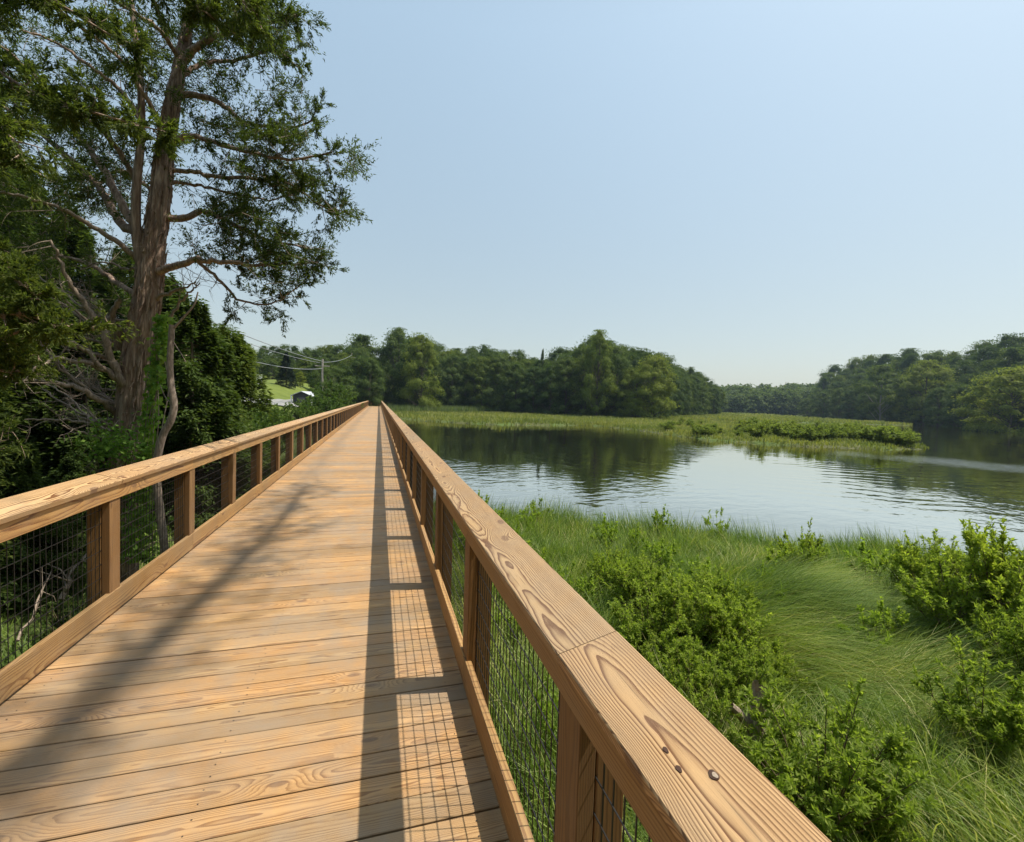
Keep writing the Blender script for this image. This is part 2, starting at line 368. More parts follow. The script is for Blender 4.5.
for side in (-1, 1):
    s = side; XI = XL if s < 0 else XR           # inner face plane
    rail = empty('railing', (0, 0, 0)); rail.parent = root
    rail['label'] = 'railing on the woodland side' if s < 0 else 'railing on the open water side'
    def bx(acc, x0, x1, y0, y1, z0, z1, grain='y', **k):
        xa, xb = sorted((XI+s*x0, XI+s*x1))
        if grain == 'y': board(acc, (xa, y0, z0), Y_, X_, Z_, y1-y0, xb-xa, z1-z0, **k)
        else: board(acc, (xa, y0, z0), Z_, Y_, X_, z1-z0, y1-y0, xb-xa, **k)
    # posts: 5.5 inch square, built up of two plies with a seam
    def post_mesh(seed):
        acc = Acc(); 
        xa, xb = sorted((s*.010, s*.060)); xc, xd = sorted((s*.064, s*.150))
        top = FB+.06
        board(acc, (xa, -.07, -.5), Z_, Y_, X_, top+.5, .14, xb-xa, bid=(seed*.37) % 1)
        board(acc, (xc, -.070, -.5), Z_, Y_, X_, top+.5, .14, xd-xc, bid=(seed*.71+.2) % 1)
        return acc.mesh('post', M['post'])
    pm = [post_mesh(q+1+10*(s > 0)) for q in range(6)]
    far = []
    for k, y in enumerate(YC):
        if k < 52: link('post', pm[(k*5) % 6 if k % 6 else 3], rail, (XI, y+rng.normal(0, .004), 0)).rotation_euler = (rng.normal(0, .004), rng.normal(0, .003), 0)
        else: far.append(y)
    acc = Acc()
    for y in far: bx(acc, .010, .150, y-.07, y+.07, -.5, FB+.06, 'z')
    link('post', acc.mesh('far_posts', M['post']), rail)['kind'] = 'stuff'
    # toe board, inner rail board (joints on posts), each length a board of its own
    lens = [(i, min(i+2, len(YC)-1)) for i in range(1, len(YC)-1, 2)] 
    ends = [YC[i] for i in range(0, len(YC), 2)]           # cap joints on even posts (post index 5 = y 4.087 -> odd)
    capj = [YC[i] for i in range(1, len(YC), 2)]
    toej = [YC[i] for i in range(0, len(YC), 2)]
    def cap_board(y0, y1):
        acc = Acc(); ang = math.atan2(DL, CW); Vd = np.array([s*math.cos(ang), 0, math.sin(ang)]); Wd = np.array([-s*math.sin(ang), 0, math.cos(ang)])
        Lc = math.hypot(CW, DL); yw = rng.normal(0, .0015)
        top_in = np.array([XI-s*OV+yw, y0+.0025, CZ+rng.normal(0, .001)])
        O = top_in - .038*Wd
        if s < 0: board(acc, O+Vd*Lc, Y_, -Vd, Wd, y1-y0-.005, Lc, .038, .004)
        else: board(acc, O, Y_, Vd, Wd, y1-y0-.005, Lc, .038, .004)
        return acc.mesh('top_cap', M['cap'])
    for y0, y1 in zip(capj[:-1], capj[1:]):
        if s > 0 and abs(y0-YC[3]) < .1: pass
        link('top_cap', cap_board(y0+(.035 if s < 0 else -.0), y1+(.035 if s < 0 else -.0)), rail)
    for y0, y1 in zip(toej[:-1], toej[1:]):
        acc = Acc(); bx(acc, rng.normal(0, .001), .036, y0+.001, y1-.001, .022, KT+rng.normal(0, .001)); link('toe_board', acc.mesh('toe_board', M['rail']), rail)
        acc = Acc(); bx(acc, rng.normal(0, .001), .036, y0+.001, y1-.001, FB+rng.normal(0, .001), CZ-.033); link('rail_board', acc.mesh('rail_board', M['rail']), rail)
    acc = Acc()
    for i in range(len(YC)-1): bx(acc, .0625, .0725, YC[i]+.071, YC[i+1]-.071, FB+.002, FB+.05)
    link('mesh_batten', acc.mesh('mesh_batten', M['rail']), rail)
    # welded wire mesh: uprights every 50 mm, level wires every 100 mm
    acc = Acc(); xm = XI+s*.062; r = .0017
    def bar(p, q_):
        p = np.array(p, float); q_ = np.array(q_, float)
        d = unit(q_-p); a_ = np.array([1., 0, 0]); b_ = np.cross(d, a_)
        o = np.array([a_*x+b_*y for x, y in ((-r, -r), (r, -r), (r, r), (-r, r))])
        v = np.vstack([p+o, q_+o]); acc.add(v, [(0, 1, 5, 4), (1, 2, 6, 5), (2, 3, 7, 6), (3, 0, 4, 7)])
    for y in np.arange(Y0, Y1-3, .0508): bar((xm+r*s*1.9, y, .05), (xm+r*s*1.9, y, FB+.045))
    for z in np.arange(.10, FB+.04, .1016): bar((xm, Y0, z), (xm, Y1-3, z))
    link('wire_mesh', acc.mesh('wire_mesh', M['wire']), rail)
# a dead knot with a pale loose core in the near right cap, and two small resin marks
M['knot'] = plain('dead_knot', (.07, .032, .016), .6, .4, var=.3, scale=300.); M['knot_core'] = plain('knot_core', (.42, .33, .24), .5, .4, var=.3, scale=200.)
capr = [o for o in root.children if o.get('label') == 'railing on the open water side'][0]
slope = DL/CW
def on_cap(px, py):
    d = CR*(px-512)/F-CU*(py-421)/F+CF; z0_ = CZ-slope*(XR-OV); t_ = (CH-z0_)/(slope*d[0]-d[2]); return CAM+d*t_
for px, py, ra_, rb_, mt, up in ((714, 776, .0075, .011, 'knot', .0032), (715.5, 777, .0042, .0065, 'knot_core', .0042), (666, 751, .004, .008, 'knot', .003), (679, 770, .0045, .008, 'knot', .003)):
    c_0 = on_cap(px, py); vx = unit(np.array([1, 0, slope])); nz = unit(np.array([-slope, 0, 1])); aa_ = np.arange(16)*math.pi/8
    rim = c_0+nz*(up if mt == 'knot_core' or ra_ > .005 else up)+(ra_*(1+.15*np.sin(aa_*3+px))*np.cos(aa_))[:, None]*vx+(rb_*np.sin(aa_))[:, None]*Y_
    kk = Acc(); kk.add(np.vstack([rim, rim-nz*.006]), [(0, 1, 2, 3), (0, 3, 4, 15), (15, 4, 5, 14), (14, 5, 6, 13), (13, 6, 7, 12), (12, 7, 8, 11), (11, 8, 9, 10)]+[(j, 16+j, 16+(j+1) % 16, (j+1) % 16) for j in range(16)])
    link('knot', kk.mesh('knot', M[mt]), capr)
# turn of the railing at the far end
er = empty('railing', (0, 0, 0)); er.parent = root; er['label'] = 'short end railing where the boardwalk turns by the wood'
acc = Acc(); board(acc, (XL-.15, Y1-.3, CZ), X_, Y_, Z_, XR-XL+.3, .14, .038)
link('top_cap', acc.mesh('top_cap', M['cap']), er)
acc = Acc(); board(acc, (XL-.15, Y1-.2, FB), X_, Y_, Z_, XR-XL+.3, .038, .14)
link('rail_board', acc.mesh('rail_board', M['rail']), er)
acc = Acc(); board(acc, (XL-.1, Y1-.2, .05), X_, Y_, Z_, XR-XL-.2, .038, .14)
link('toe_board', acc.mesh('toe_board', M['rail']), er)
# ------------------------------------------------------------------ land and water
WZ = -1.6
POLY = {
 'near': [(0.6, 14.0), (1.6, 12.4), (3.0, 11.6), (3.6, 11.0), (4.4, 10.8), (5.4, 9.9), (6.6, 9.2), (7.6, 9.0), (8.8, 7.6), (10.5, 7.0), (13, 5.0), (19, 2), (30, -6), (40, -60), (-60, -60), (-60, 14), (-9, 13.0), (-5, 12.5), (-2.5, 13.5)],
 'left': [(-60, 10), (-9, 12), (-6.5, 22), (-4.5, 34), (-4.2, 48), (-4, 62), (-2.5, 74), (5, 72), (5, 160), (40, 400), (-1500, 400), (-1500, 10)],
 'marsh': [(-3, 76), (3.2, 74), (8, 67), (15.6, 61), (24, 62), (31.7, 64.5), (33.5, 54), (32.6, 43), (32.5, 37.5), (35.5, 34.6), (38, 32.3), (43, 30.3), (45, 29.6), (52.5, 31.5), (57, 37), (63, 43), (74, 53), (76, 62), (74, 74), (72, 88), (84, 96), (110, 96), (150, 94.5), (158, 100), (185, 160), (262, 262), (420, 420), (300, 600), (-100, 600), (-100, 120)],
 'hill': [(158, -200), (156, 20), (160, 50), (165, 83), (178, 106), (190, 132), (212, 172), (240, 205), (268, 243), (420, 415), (600, 2500), (2500, 2500), (2500, -200)],
 'far': [(-1500, 400), (0, 330), (150, 340), (250, 335), (330, 360), (2500, 1400), (2500, 4000), (-1500, 4000)],
}
def sdist(P, poly):
    P = np.asarray(P, float); poly = np.array(poly, float); n = len(poly)
    d2 = np.full(len(P), 1e18); ins = np.zeros(len(P), bool)
    for i in range(n):
        a = poly[i]; b = poly[(i+1) % n]; ab = b-a; t = np.clip(((P-a)@ab)/(ab@ab), 0, 1)
        d2 = np.minimum(d2, ((P-a-t[:, None]*ab)**2).sum(1))
        c = (a[1] > P[:, 1]) != (b[1] > P[:, 1])
        xi = (b[0]-a[0])*(P[:, 1]-a[1])/((b[1]-a[1]) if b[1] != a[1] else 1e-9)+a[0]
        ins ^= c & (P[:, 0] < xi)
    d = np.sqrt(d2); return np.where(ins, d, -d)
def ss(x): x = np.clip(x, 0, 1); return x*x*(3-2*x)
def wig(P, s, ph): return np.sin(P[:, 0]*s+ph)*np.cos(P[:, 1]*s*1.13+ph*2)+.5*np.sin(P[:, 0]*s*2.3+P[:, 1]*s*1.9+ph)
def landmask(P):
    w_ = .22*wig(P, 1.4, .7)+.12*wig(P, 3.7, 2.)
    far_ = np.clip(np.hypot(P[:, 0], P[:, 1])/25, .5, 3)
    d = np.maximum.reduce([sdist(P, POLY[k]) for k in POLY]); return d+w_*far_
def H(P):
    P = np.atleast_2d(np.asarray(P, float))[:, :2]; d = landmask(P)
    h = np.where(d > 0, WZ+.22*np.tanh(d/.5), WZ-.9*np.tanh(-d/2.2)-.05*np.minimum(-d, 8))
    x, y = P[:, 0], P[:, 1]
    h = h+.05*wig(P, .9, 1.)*(d > .3)
    # left bank rises to a lawn, then to the wood
    h = h+ss((-x-2.6)/3.5)*ss((13.2-y)/4)*ss((y+4)/3)*.45
    lf = ss((-x-3.5)/12)*ss((y-30)/60)
    h = h+lf*4.6+ss((-x-6)/30)*ss((y-85)/80)*5*ss((300-y)/100)
    h = h+ss((-x-2.6)/6)*ss((y-14)/12)*1.0*(d > 0)
    h = h+1.1*ss((y-122)/14)*ss((60-x)/40)*ss((x+8)/8)
    sh = sdist(P, POLY['hill']); h = h+np.where(sh > 0, 15*ss(sh/75)+.8*ss(sh/3), 0)
    sf = sdist(P, POLY['far']); h = h+np.where(sf > 0, 1.0*ss(sf/10)+5*ss(sf/400), 0)
    h = h+.32*np.exp(-((x-5.55)**2+(y-4.9)**2)/.7**2)+.18*np.exp(-((x-6.6)**2+(y-5.6)**2)/.8**2)-.12*np.exp(-((x-5.0)**2+(y-4.1)**2)/.5**2)
    # wooded point across the water
    wp_ = sdist(P, WOOD); h = h+np.where(wp_ > 0, 1.0*ss(wp_/6)+2.5*ss(wp_/60), 0)
    return h
WOOD = [(4, 128), (25, 124), (60, 124), (84, 128), (112, 152), (150, 196), (160, 225), (120, 300), (-40, 300), (-40, 150)]
rad = np.concatenate([[0], np.geomspace(.6, 3200, 260)]); nt = 900
th = np.arange(nt)*2*math.pi/nt
PX = np.concatenate([[[0, 0]], np.stack([rad[1:, None]*np.sin(th), rad[1:, None]*np.cos(th)], -1).reshape(-1, 2)])
hz = H(PX)
V = np.column_stack([PX, hz]); q = []
i = np.arange(len(rad)-2)[:, None]*nt+1; j = np.arange(nt)[None]; k = (j+1) % nt
Q = np.stack([i+j, i+nt+j, i+nt+k, i+k], -1).reshape(-1, 4)
c0 = np.array([(0, 1+t, 1+(t+1) % nt, 1+(t+2) % nt) for t in range(0, nt, 2)])
ga = Acc(); ga.add(V, np.vstack([c0, Q]))
g = G('marsh_soil'); pos = obj_coord(g); x, y, z = g.sep(pos)
soil = g.ramp(g.noise(pos, 2.2, 5., .65), [(.32, (.045, .045, .022)), (.5, (.09, .10, .035)), (.68, (.15, .14, .07))])
soil = g.mix(g.ramp(g.noise(pos, .35, 3.), [(.4, 0.), (.6, .8)]), soil, (.09, .14, .03))
lawn = g.ramp(g.noise(pos, .5, 4., .6), [(.3, (.11, .145, .028)), (.7, (.165, .20, .04))])
lm = g.math('MULTIPLY', g.math('GREATER_THAN', z, -.2), g.math('LESS_THAN', x, -6.))
lm = g.math('MULTIPLY', lm, g.math('LESS_THAN', y, 130.))
soil = g.mix(g.math('MULTIPLY', lm, g.math('GREATER_THAN', y, 40.)), soil, lawn)
hillm = g.math('GREATER_THAN', z, -.9); litter = g.ramp(g.noise(pos, 1.5, 5., .7), [(.3, (.03, .028, .016)), (.7, (.075, .06, .035))])
soil = g.mix(g.math('MULTIPLY', hillm, g.math('SUBTRACT', 1., g.math('MULTIPLY', lm, g.math('GREATER_THAN', y, 40.)))), soil, litter)
mud = g.ramp(z, [(0, 0.), (1, 1.)])
M['soil'] = g.done(g.bsdf(soil, .9, .15, g.bump(g.noise(pos, 14., 5., .7), .6, .03)))
tag(link('ground', ga.mesh('ground', M['soil'], True)), kind='structure')
g = G('creek_water'); pos = obj_coord(g); x, y, z = g.sep(pos)
dist = g.vmath('LENGTH', pos); dn = g.n('ShaderNodeVectorMath', operation='LENGTH'); g.set(dn.inputs[0], pos); dist = dn.outputs['Value']
# calm film, small wind ripples, and a swell of long wavelets
reg = g.noise(g.comb(g.math('MULTIPLY', x, .05), g.math('MULTIPLY', y, .075), 0.), 1., 2., .5)
ruff = g.ramp(reg, [(.40, .12), (.60, 1.)])
n1 = g.noise(g.comb(g.math('MULTIPLY_ADD', x, .9, g.math('MULTIPLY', y, .35)), g.math('MULTIPLY_ADD', y, 1.7, g.math('MULTIPLY', x, -.5)), 0.), 1.15, 2., .5)
n2 = g.noise(g.comb(x, g.math('MULTIPLY', y, 1.4), 3.), 4.2, 2., .5)
n3 = g.noise(g.comb(x, y, 9.), .35, 2., .5)
# long wake of concentric wavelets on the right of the pool
cx = g.math('SUBTRACT', x, 34.); cy = g.math('SUBTRACT', y, 34.)
rr = g.math('SQRT', g.math('ADD', g.math('MULTIPLY', cx, cx), g.math('MULTIPLY', cy, cy)))
wk = g.math('SINE', g.math('MULTIPLY_ADD', g.math('ADD', rr, g.math('MULTIPLY', n3, 2.4)), 5.2, 0.))
wkm = g.math('MULTIPLY', g.ramp(g.math('DIVIDE', rr, 40.), [(.22, 0.), (.42, 1.), (.62, 1.), (.85, 0.)]), g.ramp(g.noise(pos, .12, 2.), [(.42, 0.), (.6, 1.)]))
h = g.math('MULTIPLY', n1, g.math('MULTIPLY', ruff, .055))
h = g.math('ADD', h, g.math('MULTIPLY', n2, g.math('MULTIPLY', ruff, .010)))
h = g.math('ADD', h, g.math('MULTIPLY', n3, .03))
h = g.math('ADD', h, g.math('MULTIPLY', wk, g.math('MULTIPLY', wkm, .006)))
# a streak ruffled by the wind runs out from the tip of the grassy spit
A_, B_ = on_z(846, 452, WZ), on_z(1040, 470, WZ); dn_ = unit(np.array([-(B_-A_)[1], (B_-A_)[0]]))
dl_ = g.math('ABSOLUTE', g.math('ADD', g.math('MULTIPLY_ADD', g.math('SUBTRACT', x, float(A_[0])), float(dn_[0]), g.math('MULTIPLY', g.math('SUBTRACT', y, float(A_[1])), float(dn_[1]))), g.math('MULTIPLY_ADD', n3, 3., -1.5)))
al_ = g.math('ADD', g.math('MULTIPLY', g.math('SUBTRACT', x, float(A_[0])), float(unit(B_-A_)[0])), g.math('MULTIPLY', g.math('SUBTRACT', y, float(A_[1])), float(unit(B_-A_)[1])))
bm_ = g.math('MULTIPLY', g.ramp(g.math('DIVIDE', dl_, 6.5), [(.1, 1.), (.95, 0.)], 'EASE'), g.ramp(g.math('MULTIPLY_ADD', al_, .02, .5), [(.32, 0.), (.8, 1.)], 'EASE'))
hf_ = g.noise(g.comb(x, y, 2.), 7., 3., .6)
h = g.math('ADD', h, g.math('MULTIPLY', hf_, g.math('MULTIPLY', bm_, .05)))
bp = g.n('ShaderNodeBump'); bp.inputs['Strength'].default_value = 1.; bp.inputs['Distance'].default_value = WAVE; g.set(bp.inputs['Height'], h)
body = g.n('ShaderNodeBsdfDiffuse'); body.inputs[0].default_value = (.036, .036, .015, 1)
gl = g.n('ShaderNodeBsdfGlossy'); gl.inputs['Color'].default_value = (.95, .93, .87, 1); gl.inputs['Roughness'].default_value = .03; g.t.links.new(bp.outputs[0], gl.inputs['Normal'])
fr = g.n('ShaderNodeFresnel'); fr.inputs['IOR'].default_value = 1.36; g.t.links.new(bp.outputs[0], fr.inputs['Normal'])
mxw = g.n('ShaderNodeMixShader'); g.t.links.new(g.math('MINIMUM', g.math('MULTIPLY_ADD', fr.outputs[0], 2.3, .12), .94), mxw.inputs[0]); g.t.links.new(body.outputs[0], mxw.inputs[1]); g.t.links.new(gl.outputs[0], mxw.inputs[2])
M['water'] = g.done(mxw.outputs[0])
wa = Acc(); nt2 = 180; th2 = np.arange(nt2)*2*math.pi/nt2; rr_ = np.array([1., 40, 400, 3300.])
V = np.vstack([np.column_stack([r_*np.sin(th2), r_*np.cos(th2), np.full(nt2, WZ)]) for r_ in rr_])
i = np.arange(3)[:, None]*nt2; j = np.arange(nt2)[None]; k = (j+1) % nt2
Q = np.stack([i+j, i+nt2+j, i+nt2+k, i+k], -1).reshape(-1, 4)
Vc = np.vstack([V, [[0, 0, WZ]]]); c0 = np.array([(nt2*4, t, t+1, (t+2) % nt2) for t in range(0, nt2, 2)])
wa.add(Vc, np.vstack([Q[:, ::-1], c0])); wm_ = wa.mesh('water', M['water'], True)
wm_.flip_normals() if wm_.polygons[0].normal.z < 0 else None
tag(link('water', wm_), kind='structure')
# ------------------------------------------------------------------ broadleaf trees (unit height, scaled when placed)
def tree_meshes(seed, kind='round', n=24000, leafm='leaf', barkm='bark', ls=.019):
    global rng
    keep = rng; rng = np.random.default_rng(seed); acc = Acc(); tk = Acc()
    if kind == 'round': R, z0, z1, K, cr = .34, .10, .98, 64, (.04, .10)
    elif kind == 'tall': R, z0, z1, K, cr = .21, .08, 1., 44, (.045, .085)
    elif kind == 'broad': R, z0, z1, K, cr = .52, .06, .96, 90, (.045, .11)
    elif kind == 'edge': R, z0, z1, K, cr = .36, .0, .97, 84, (.035, .10)
    elif kind == 'open': R, z0, z1, K, cr = .30, .22, 1., 34, (.05, .09)
    per = n//K; P = []; Dd = []; Nn = []; rn = []
    cents = []
    lobes = [(rng.uniform(0, 6.28), rng.uniform(.75, 1.2)) for _ in range(5)]
    for k in range(K):
        t = ((k+.5)/K)**.9; z = z0+(z1-z0)*t
        if kind in ('edge', 'broad'): prof = math.sqrt(max(0, 1-(max(0, t-.35)/.65)**2.2))*(.8+.2*min(1, t*3))
        else: prof = math.sin(math.pi*min(1, (t*.92+.1)))**.65
        a = rng.uniform(0, 2*math.pi); lob = 1+.22*math.sin(a*2+lobes[0][0])+.15*math.sin(a*3+lobes[1][0]+t*5)
        rr_ = R*prof*lob*rng.uniform(.35, 1.0)**.5
        c = np.array([rr_*math.cos(a), rr_*math.sin(a), z]); cents.append(c)
        s = rng.uniform(*cr)*(1.15-.4*t)
        d = rdir(per); d[:, 2] = np.where(d[:, 2] < -.35, -d[:, 2], d[:, 2]); rad_ = s*rng.uniform(.35, 1.15, per)**.6
        p = c+d*rad_[:, None]*np.array([1.15, 1.15, .95])
        P.append(p); nn_ = unit(d*1.1+np.array([0, 0, .25])+unit(c-np.array([0, 0, c[2]*.8]))*.3+rdir(per)*.38); rd_ = rdir(per); rd_ = rd_-(rd_*nn_).sum(1, keepdims=True)*nn_; Dd.append(unit(rd_)); Nn.append(nn_)
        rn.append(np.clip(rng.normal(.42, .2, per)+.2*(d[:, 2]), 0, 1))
    # stray outer sprays break the outline
    m = n//9; c = np.array(cents)[rng.integers(0, K, m)]; d = rdir(m); d[:, 2] = np.abs(d[:, 2])*.9
    P.append(c+d*rng.uniform(.08, .135, m)[:, None]); Dd.append(d); Nn.append(rdir(m)); rn.append(rng.uniform(.3, .9, m))
    P = np.concatenate(P); P[:, 2] = np.clip(P[:, 2], .0, 1.02)
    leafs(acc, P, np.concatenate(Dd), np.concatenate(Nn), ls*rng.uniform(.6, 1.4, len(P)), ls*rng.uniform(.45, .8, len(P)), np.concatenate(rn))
    tube(tk, smooth_path([(0, 0, -.06), (.004, 0, .15), (-.006, .008, .4), (.004, 0, .7), (0, 0, .93)]), np.linspace(.016, .003, 17), 7)
    for c in cents[2::2]:
        z = max(.08, c[2]-.16-.2*rng.random()); tube(tk, smooth_path([(0, 0, z), (c[0]*.5, c[1]*.5, (z+c[2])/2-.01), c], 3), np.linspace(.006, .0015, 7), 4)
    rng = keep
    return acc.mesh('crown', M[leafm]), tk.mesh('trunk', M[barkm], True)
def conifer_meshes(seed, n=14000, leafm='spruce', R=.27, z0=.05, barkm='bark', droop=.25, ls=.02, power=.9, ragged=.25):
    global rng
    keep = rng; rng = np.random.default_rng(seed); acc = Acc(); tk = Acc()
    B = 120; per = n//B
    tube(tk, [(0, 0, -.05), (0, 0, .5), (0, 0, .97)], [.014, .009, .002], 7)
    for k in range(B):
        t = (k+.5)/B; z = z0+(1-z0)*t; L = R*(1-t)**power*rng.uniform(1-ragged, 1.05)+.012; a = rng.uniform(0, 6.283)
        s = rng.uniform(.15, 1., per)**.7; dirh = np.array([math.cos(a), math.sin(a), 0]); sid = np.array([-math.sin(a), math.cos(a), 0])
        wd = .30*L*np.sin(np.pi*np.clip(s*.85+.1, 0, 1))
        p = np.outer(s*L, dirh)+np.outer(rng.normal(0, .5, per)*wd, sid)+np.column_stack([np.zeros(per), np.zeros(per), z-droop*L*s**1.5+rng.normal(0, .006+.035*ragged, per)])
        d = unit(dirh+sid*rng.normal(0, .7, per)[:, None]+np.array([0, 0, 1.])*rng.normal(-.15, .35, per)[:, None])
        leafs(acc, p, d, rdir(per)*.6+np.array([0, 0, 1.]), ls*rng.uniform(.7, 1.4, per), ls*.4, np.clip(rng.normal(.4, .22, per)+.3*(s-.6), 0, 1))
        tube(tk, [(0, 0, z), dirh*L*.9+np.array([0, 0, z-droop*L*.8])], [.003, .0008], 3)
    rng = keep
    return acc.mesh('crown', M[leafm]), tk.mesh('trunk', M[barkm], True)
TREES = {}
for i in range(3): TREES['round%d' % i] = tree_meshes(100+i, 'round')
for i in range(4): TREES['edge%d' % i] = tree_meshes(110+i, 'edge', 32000)
TREES['tall0'] = tree_meshes(120, 'tall'); TREES['tall1'] = tree_meshes(121, 'tall')
TREES['broad0'] = tree_meshes(130, 'broad', 22000)
TREES['light0'] = tree_meshes(140, 'edge', 32000, 'leaf_light'); TREES['light1'] = tree_meshes(141, 'round', 24000, 'leaf_light')
TREES['lightb'] = tree_meshes(142, 'broad', 22000, 'leaf_light')
TREES['open0'] = tree_meshes(150, 'open', 10000, 'leaf_light', 'pale_bark')
TREES['pale'] = tree_meshes(151, 'open', 24000, 'leaf', 'pale_bark')
TREES['spruce'] = conifer_meshes(160, 34000, R=.33, ls=.022, ragged=.3)
TREES['cone'] = conifer_meshes(161, 12000, 'leaf', .16, .1)
def put_tree(P, h, var, name, label, group=None, wide=1., cat='tree', trunk=True):
    e = empty(name, tuple(P), rng.uniform(0, 6.28)); tag(e, label, cat, group)
    cr, tk = TREES[var]
    e.scale = (h*wide, h*wide, h)
    link('crown', cr, e); link('trunk', tk, e)
    return e
def ground_at(px, depth):
    P = at(px, 400, depth); P[2] = H(P[None])[0]; return P
def place(px, depth, py, var, name, label, group=None, wide=1., cat='tree'):
    P = ground_at(px, depth); h = max(2., top_z(P, py)-P[2]); P[2] -= .02*h
    return put_tree(P, h, var, name, label, group, wide, cat)
# wooded point across the water
SK = np.array([(365, 352), (385, 345), (395, 332), (408, 336), (430, 341), (445, 344), (470, 346), (500, 347), (520, 352), (540, 356), (555, 349), (575, 346), (590, 338), (600, 336), (615, 342), (628, 350), (640, 345), (655, 353), (675, 361), (695, 371), (712, 383), (725, 392)])
DP = np.array([(365, 130), (480, 121), (560, 112), (620, 108), (652, 110), (692, 160), (725, 205)])
var_all = ['round0', 'round1', 'round2', 'edge0', 'edge1', 'edge2', 'edge3', 'tall0', 'round1']
for row in range(4):
    px = 384+row*5
    while px < 722:
        sky_ = np.interp(px, SK[:, 0], SK[:, 1]); hz_ = horizon(px); f_ = (.66+.2*rng.random(), .76+.2*rng.random(), .86+.17*rng.random(), .90+.12*rng.random())[row]
        d = np.interp(px, DP[:, 0], DP[:, 1])+row*9+rng.uniform(-2, 3)
        var = ('edge%d' % rng.integers(0, 4)) if row == 0 else var_all[rng.integers(0, len(var_all))]
        place(px, d, hz_-(hz_-sky_)*f_, var, 'broadleaf_tree', 'dark green broadleaf tree among others in the wood across the water beyond the marsh', 'trees of the wood on the point', rng.uniform(.62, .92))
        px += rng.uniform(12, 20)*(1.0 if px < 660 else .62)
g_ = 'trees of the wood on the point'
place(421, 104, 334, 'light0', 'willow_tree', 'tall yellow-green tree at the left front of the wood, right of the boardwalk end', None, .70)
place(597, 106, 331, 'light1', 'broadleaf_tree', 'tallest tree crown of the wooded point, rising with a pointed light top', None, .62)
place(652, 104, 356, 'light0', 'broadleaf_tree', 'yellow-green sunlit tree at the right front of the wooded point', None, .95)
place(636, 103, 372, 'lightb', 'broadleaf_tree', 'low spreading yellow-green tree beside the marsh on the wooded point', None, .8)
place(541, 122, 349, 'cone', 'cedar_tree', 'narrow dark pointed conifer top sticking out of the wood', None, .6)
place(362, 112, 336, 'tall1', 'broadleaf_tree', 'tall bright green tree just left of the boardwalk end', None, 1.35)
place(352, 118, 352, 'round1', 'broadleaf_tree', 'dark rounded tree behind the tall bright one left of the boardwalk end', None, .9)
place(398, 112, 329, 'round2', 'broadleaf_tree', 'tall dark tree directly behind the boardwalk end', None, .8)
place(412, 108, 338, 'edge2', 'broadleaf_tree', 'dark bushy tree right behind the boardwalk end', None, .8)
# hill on the right
SH = np.array([(806, 386), (812, 378), (825, 369), (850, 361), (880, 352), (910, 350), (940, 351), (960, 349), (985, 343), (1005, 337), (1024, 331), (1100, 318)])
DH = np.array([(806, 232), (850, 195), (900, 160), (953, 128), (1000, 110), (1024, 104), (1100, 84)])
for row in range(6):
    px = 808+row*5
    while px < 1095:
        sky_ = np.interp(px, SH[:, 0], SH[:, 1]); hz_ = horizon(px); f_ = .46+.11*row+rng.uniform(-.09, .06)
        d = np.interp(px, DH[:, 0], DH[:, 1])+row*(9 if px > 900 else 12)+rng.uniform(-2, 3)+2
        var = ('edge%d' % rng.integers(0, 4)) if row < 2 else var_all[rng.integers(0, len(var_all))]
        place(px, d, hz_-(hz_-sky_)*min(1.03, f_), var, 'broadleaf_tree', 'dark green broadleaf tree on the wooded hillside at the right', 'trees of the hillside on the right', rng.uniform(.72, 1.0))
        px += rng.uniform(19, 32)*(1.0 if px > 880 else .7)
place(881, 163, 366, 'pale', 'broadleaf_tree', 'slender tree with a pale bare trunk at the foot of the right hillside', None, 1.)
place(1012, 101, 368, 'light0', 'broadleaf_tree', 'lighter green spreading tree leaning over the water at the far right', None, 1.3)
place(925, 150, 361, 'light1', 'broadleaf_tree', 'light green rounded crown halfway up the right hillside', None, 1.)
# left: beyond the lawn
SL = np.array([(215, 352), (240, 350), (262, 347), (285, 345), (310, 345), (335, 347), (350, 345), (375, 345)])
for row in range(3):
    px = 205+row*4
    while px < 372:
        sky_ = np.interp(px, SL[:, 0], SL[:, 1])+(12, 5, 0)[row]
        place(px, 92+row*14+rng.uniform(-3, 4), sky_+rng.uniform(-2, 3), var_all[rng.integers(0, len(var_all))], 'broadleaf_tree', 'dark green broadleaf tree standing behind the lawn on the left bank', 'trees behind the lawn', rng.uniform(.8, 1.1))
        px += rng.uniform(9, 14)
place(286, 66, 352, 'spruce', 'spruce_tree', 'dark blue-green spruce standing on the lawn left of the boardwalk', None, 1.05)
place(330, 60, 366, 'broad0', 'broadleaf_tree', 'low wide green tree behind the small shed', None, .95)
place(318, 75, 360, 'edge1', 'broadleaf_tree', 'bushy tree behind the utility pole', None, .9)
place(300, 72, 372, 'light1', 'broadleaf_tree', 'mid green tree left of the utility pole', None, .9)
place(243, 52, 343, 'light1', 'broadleaf_tree', 'light green tree at the left end of the lawn', None, .8)
place(222, 40, 325, 'edge3', 'broadleaf_tree', 'dark leafy tree right of the big cedar, before the lawn', None, .7)
place(338, 62, 384, 'lightb', 'broadleaf_tree', 'small bright tree close behind the left railing near its far end', None, .6)
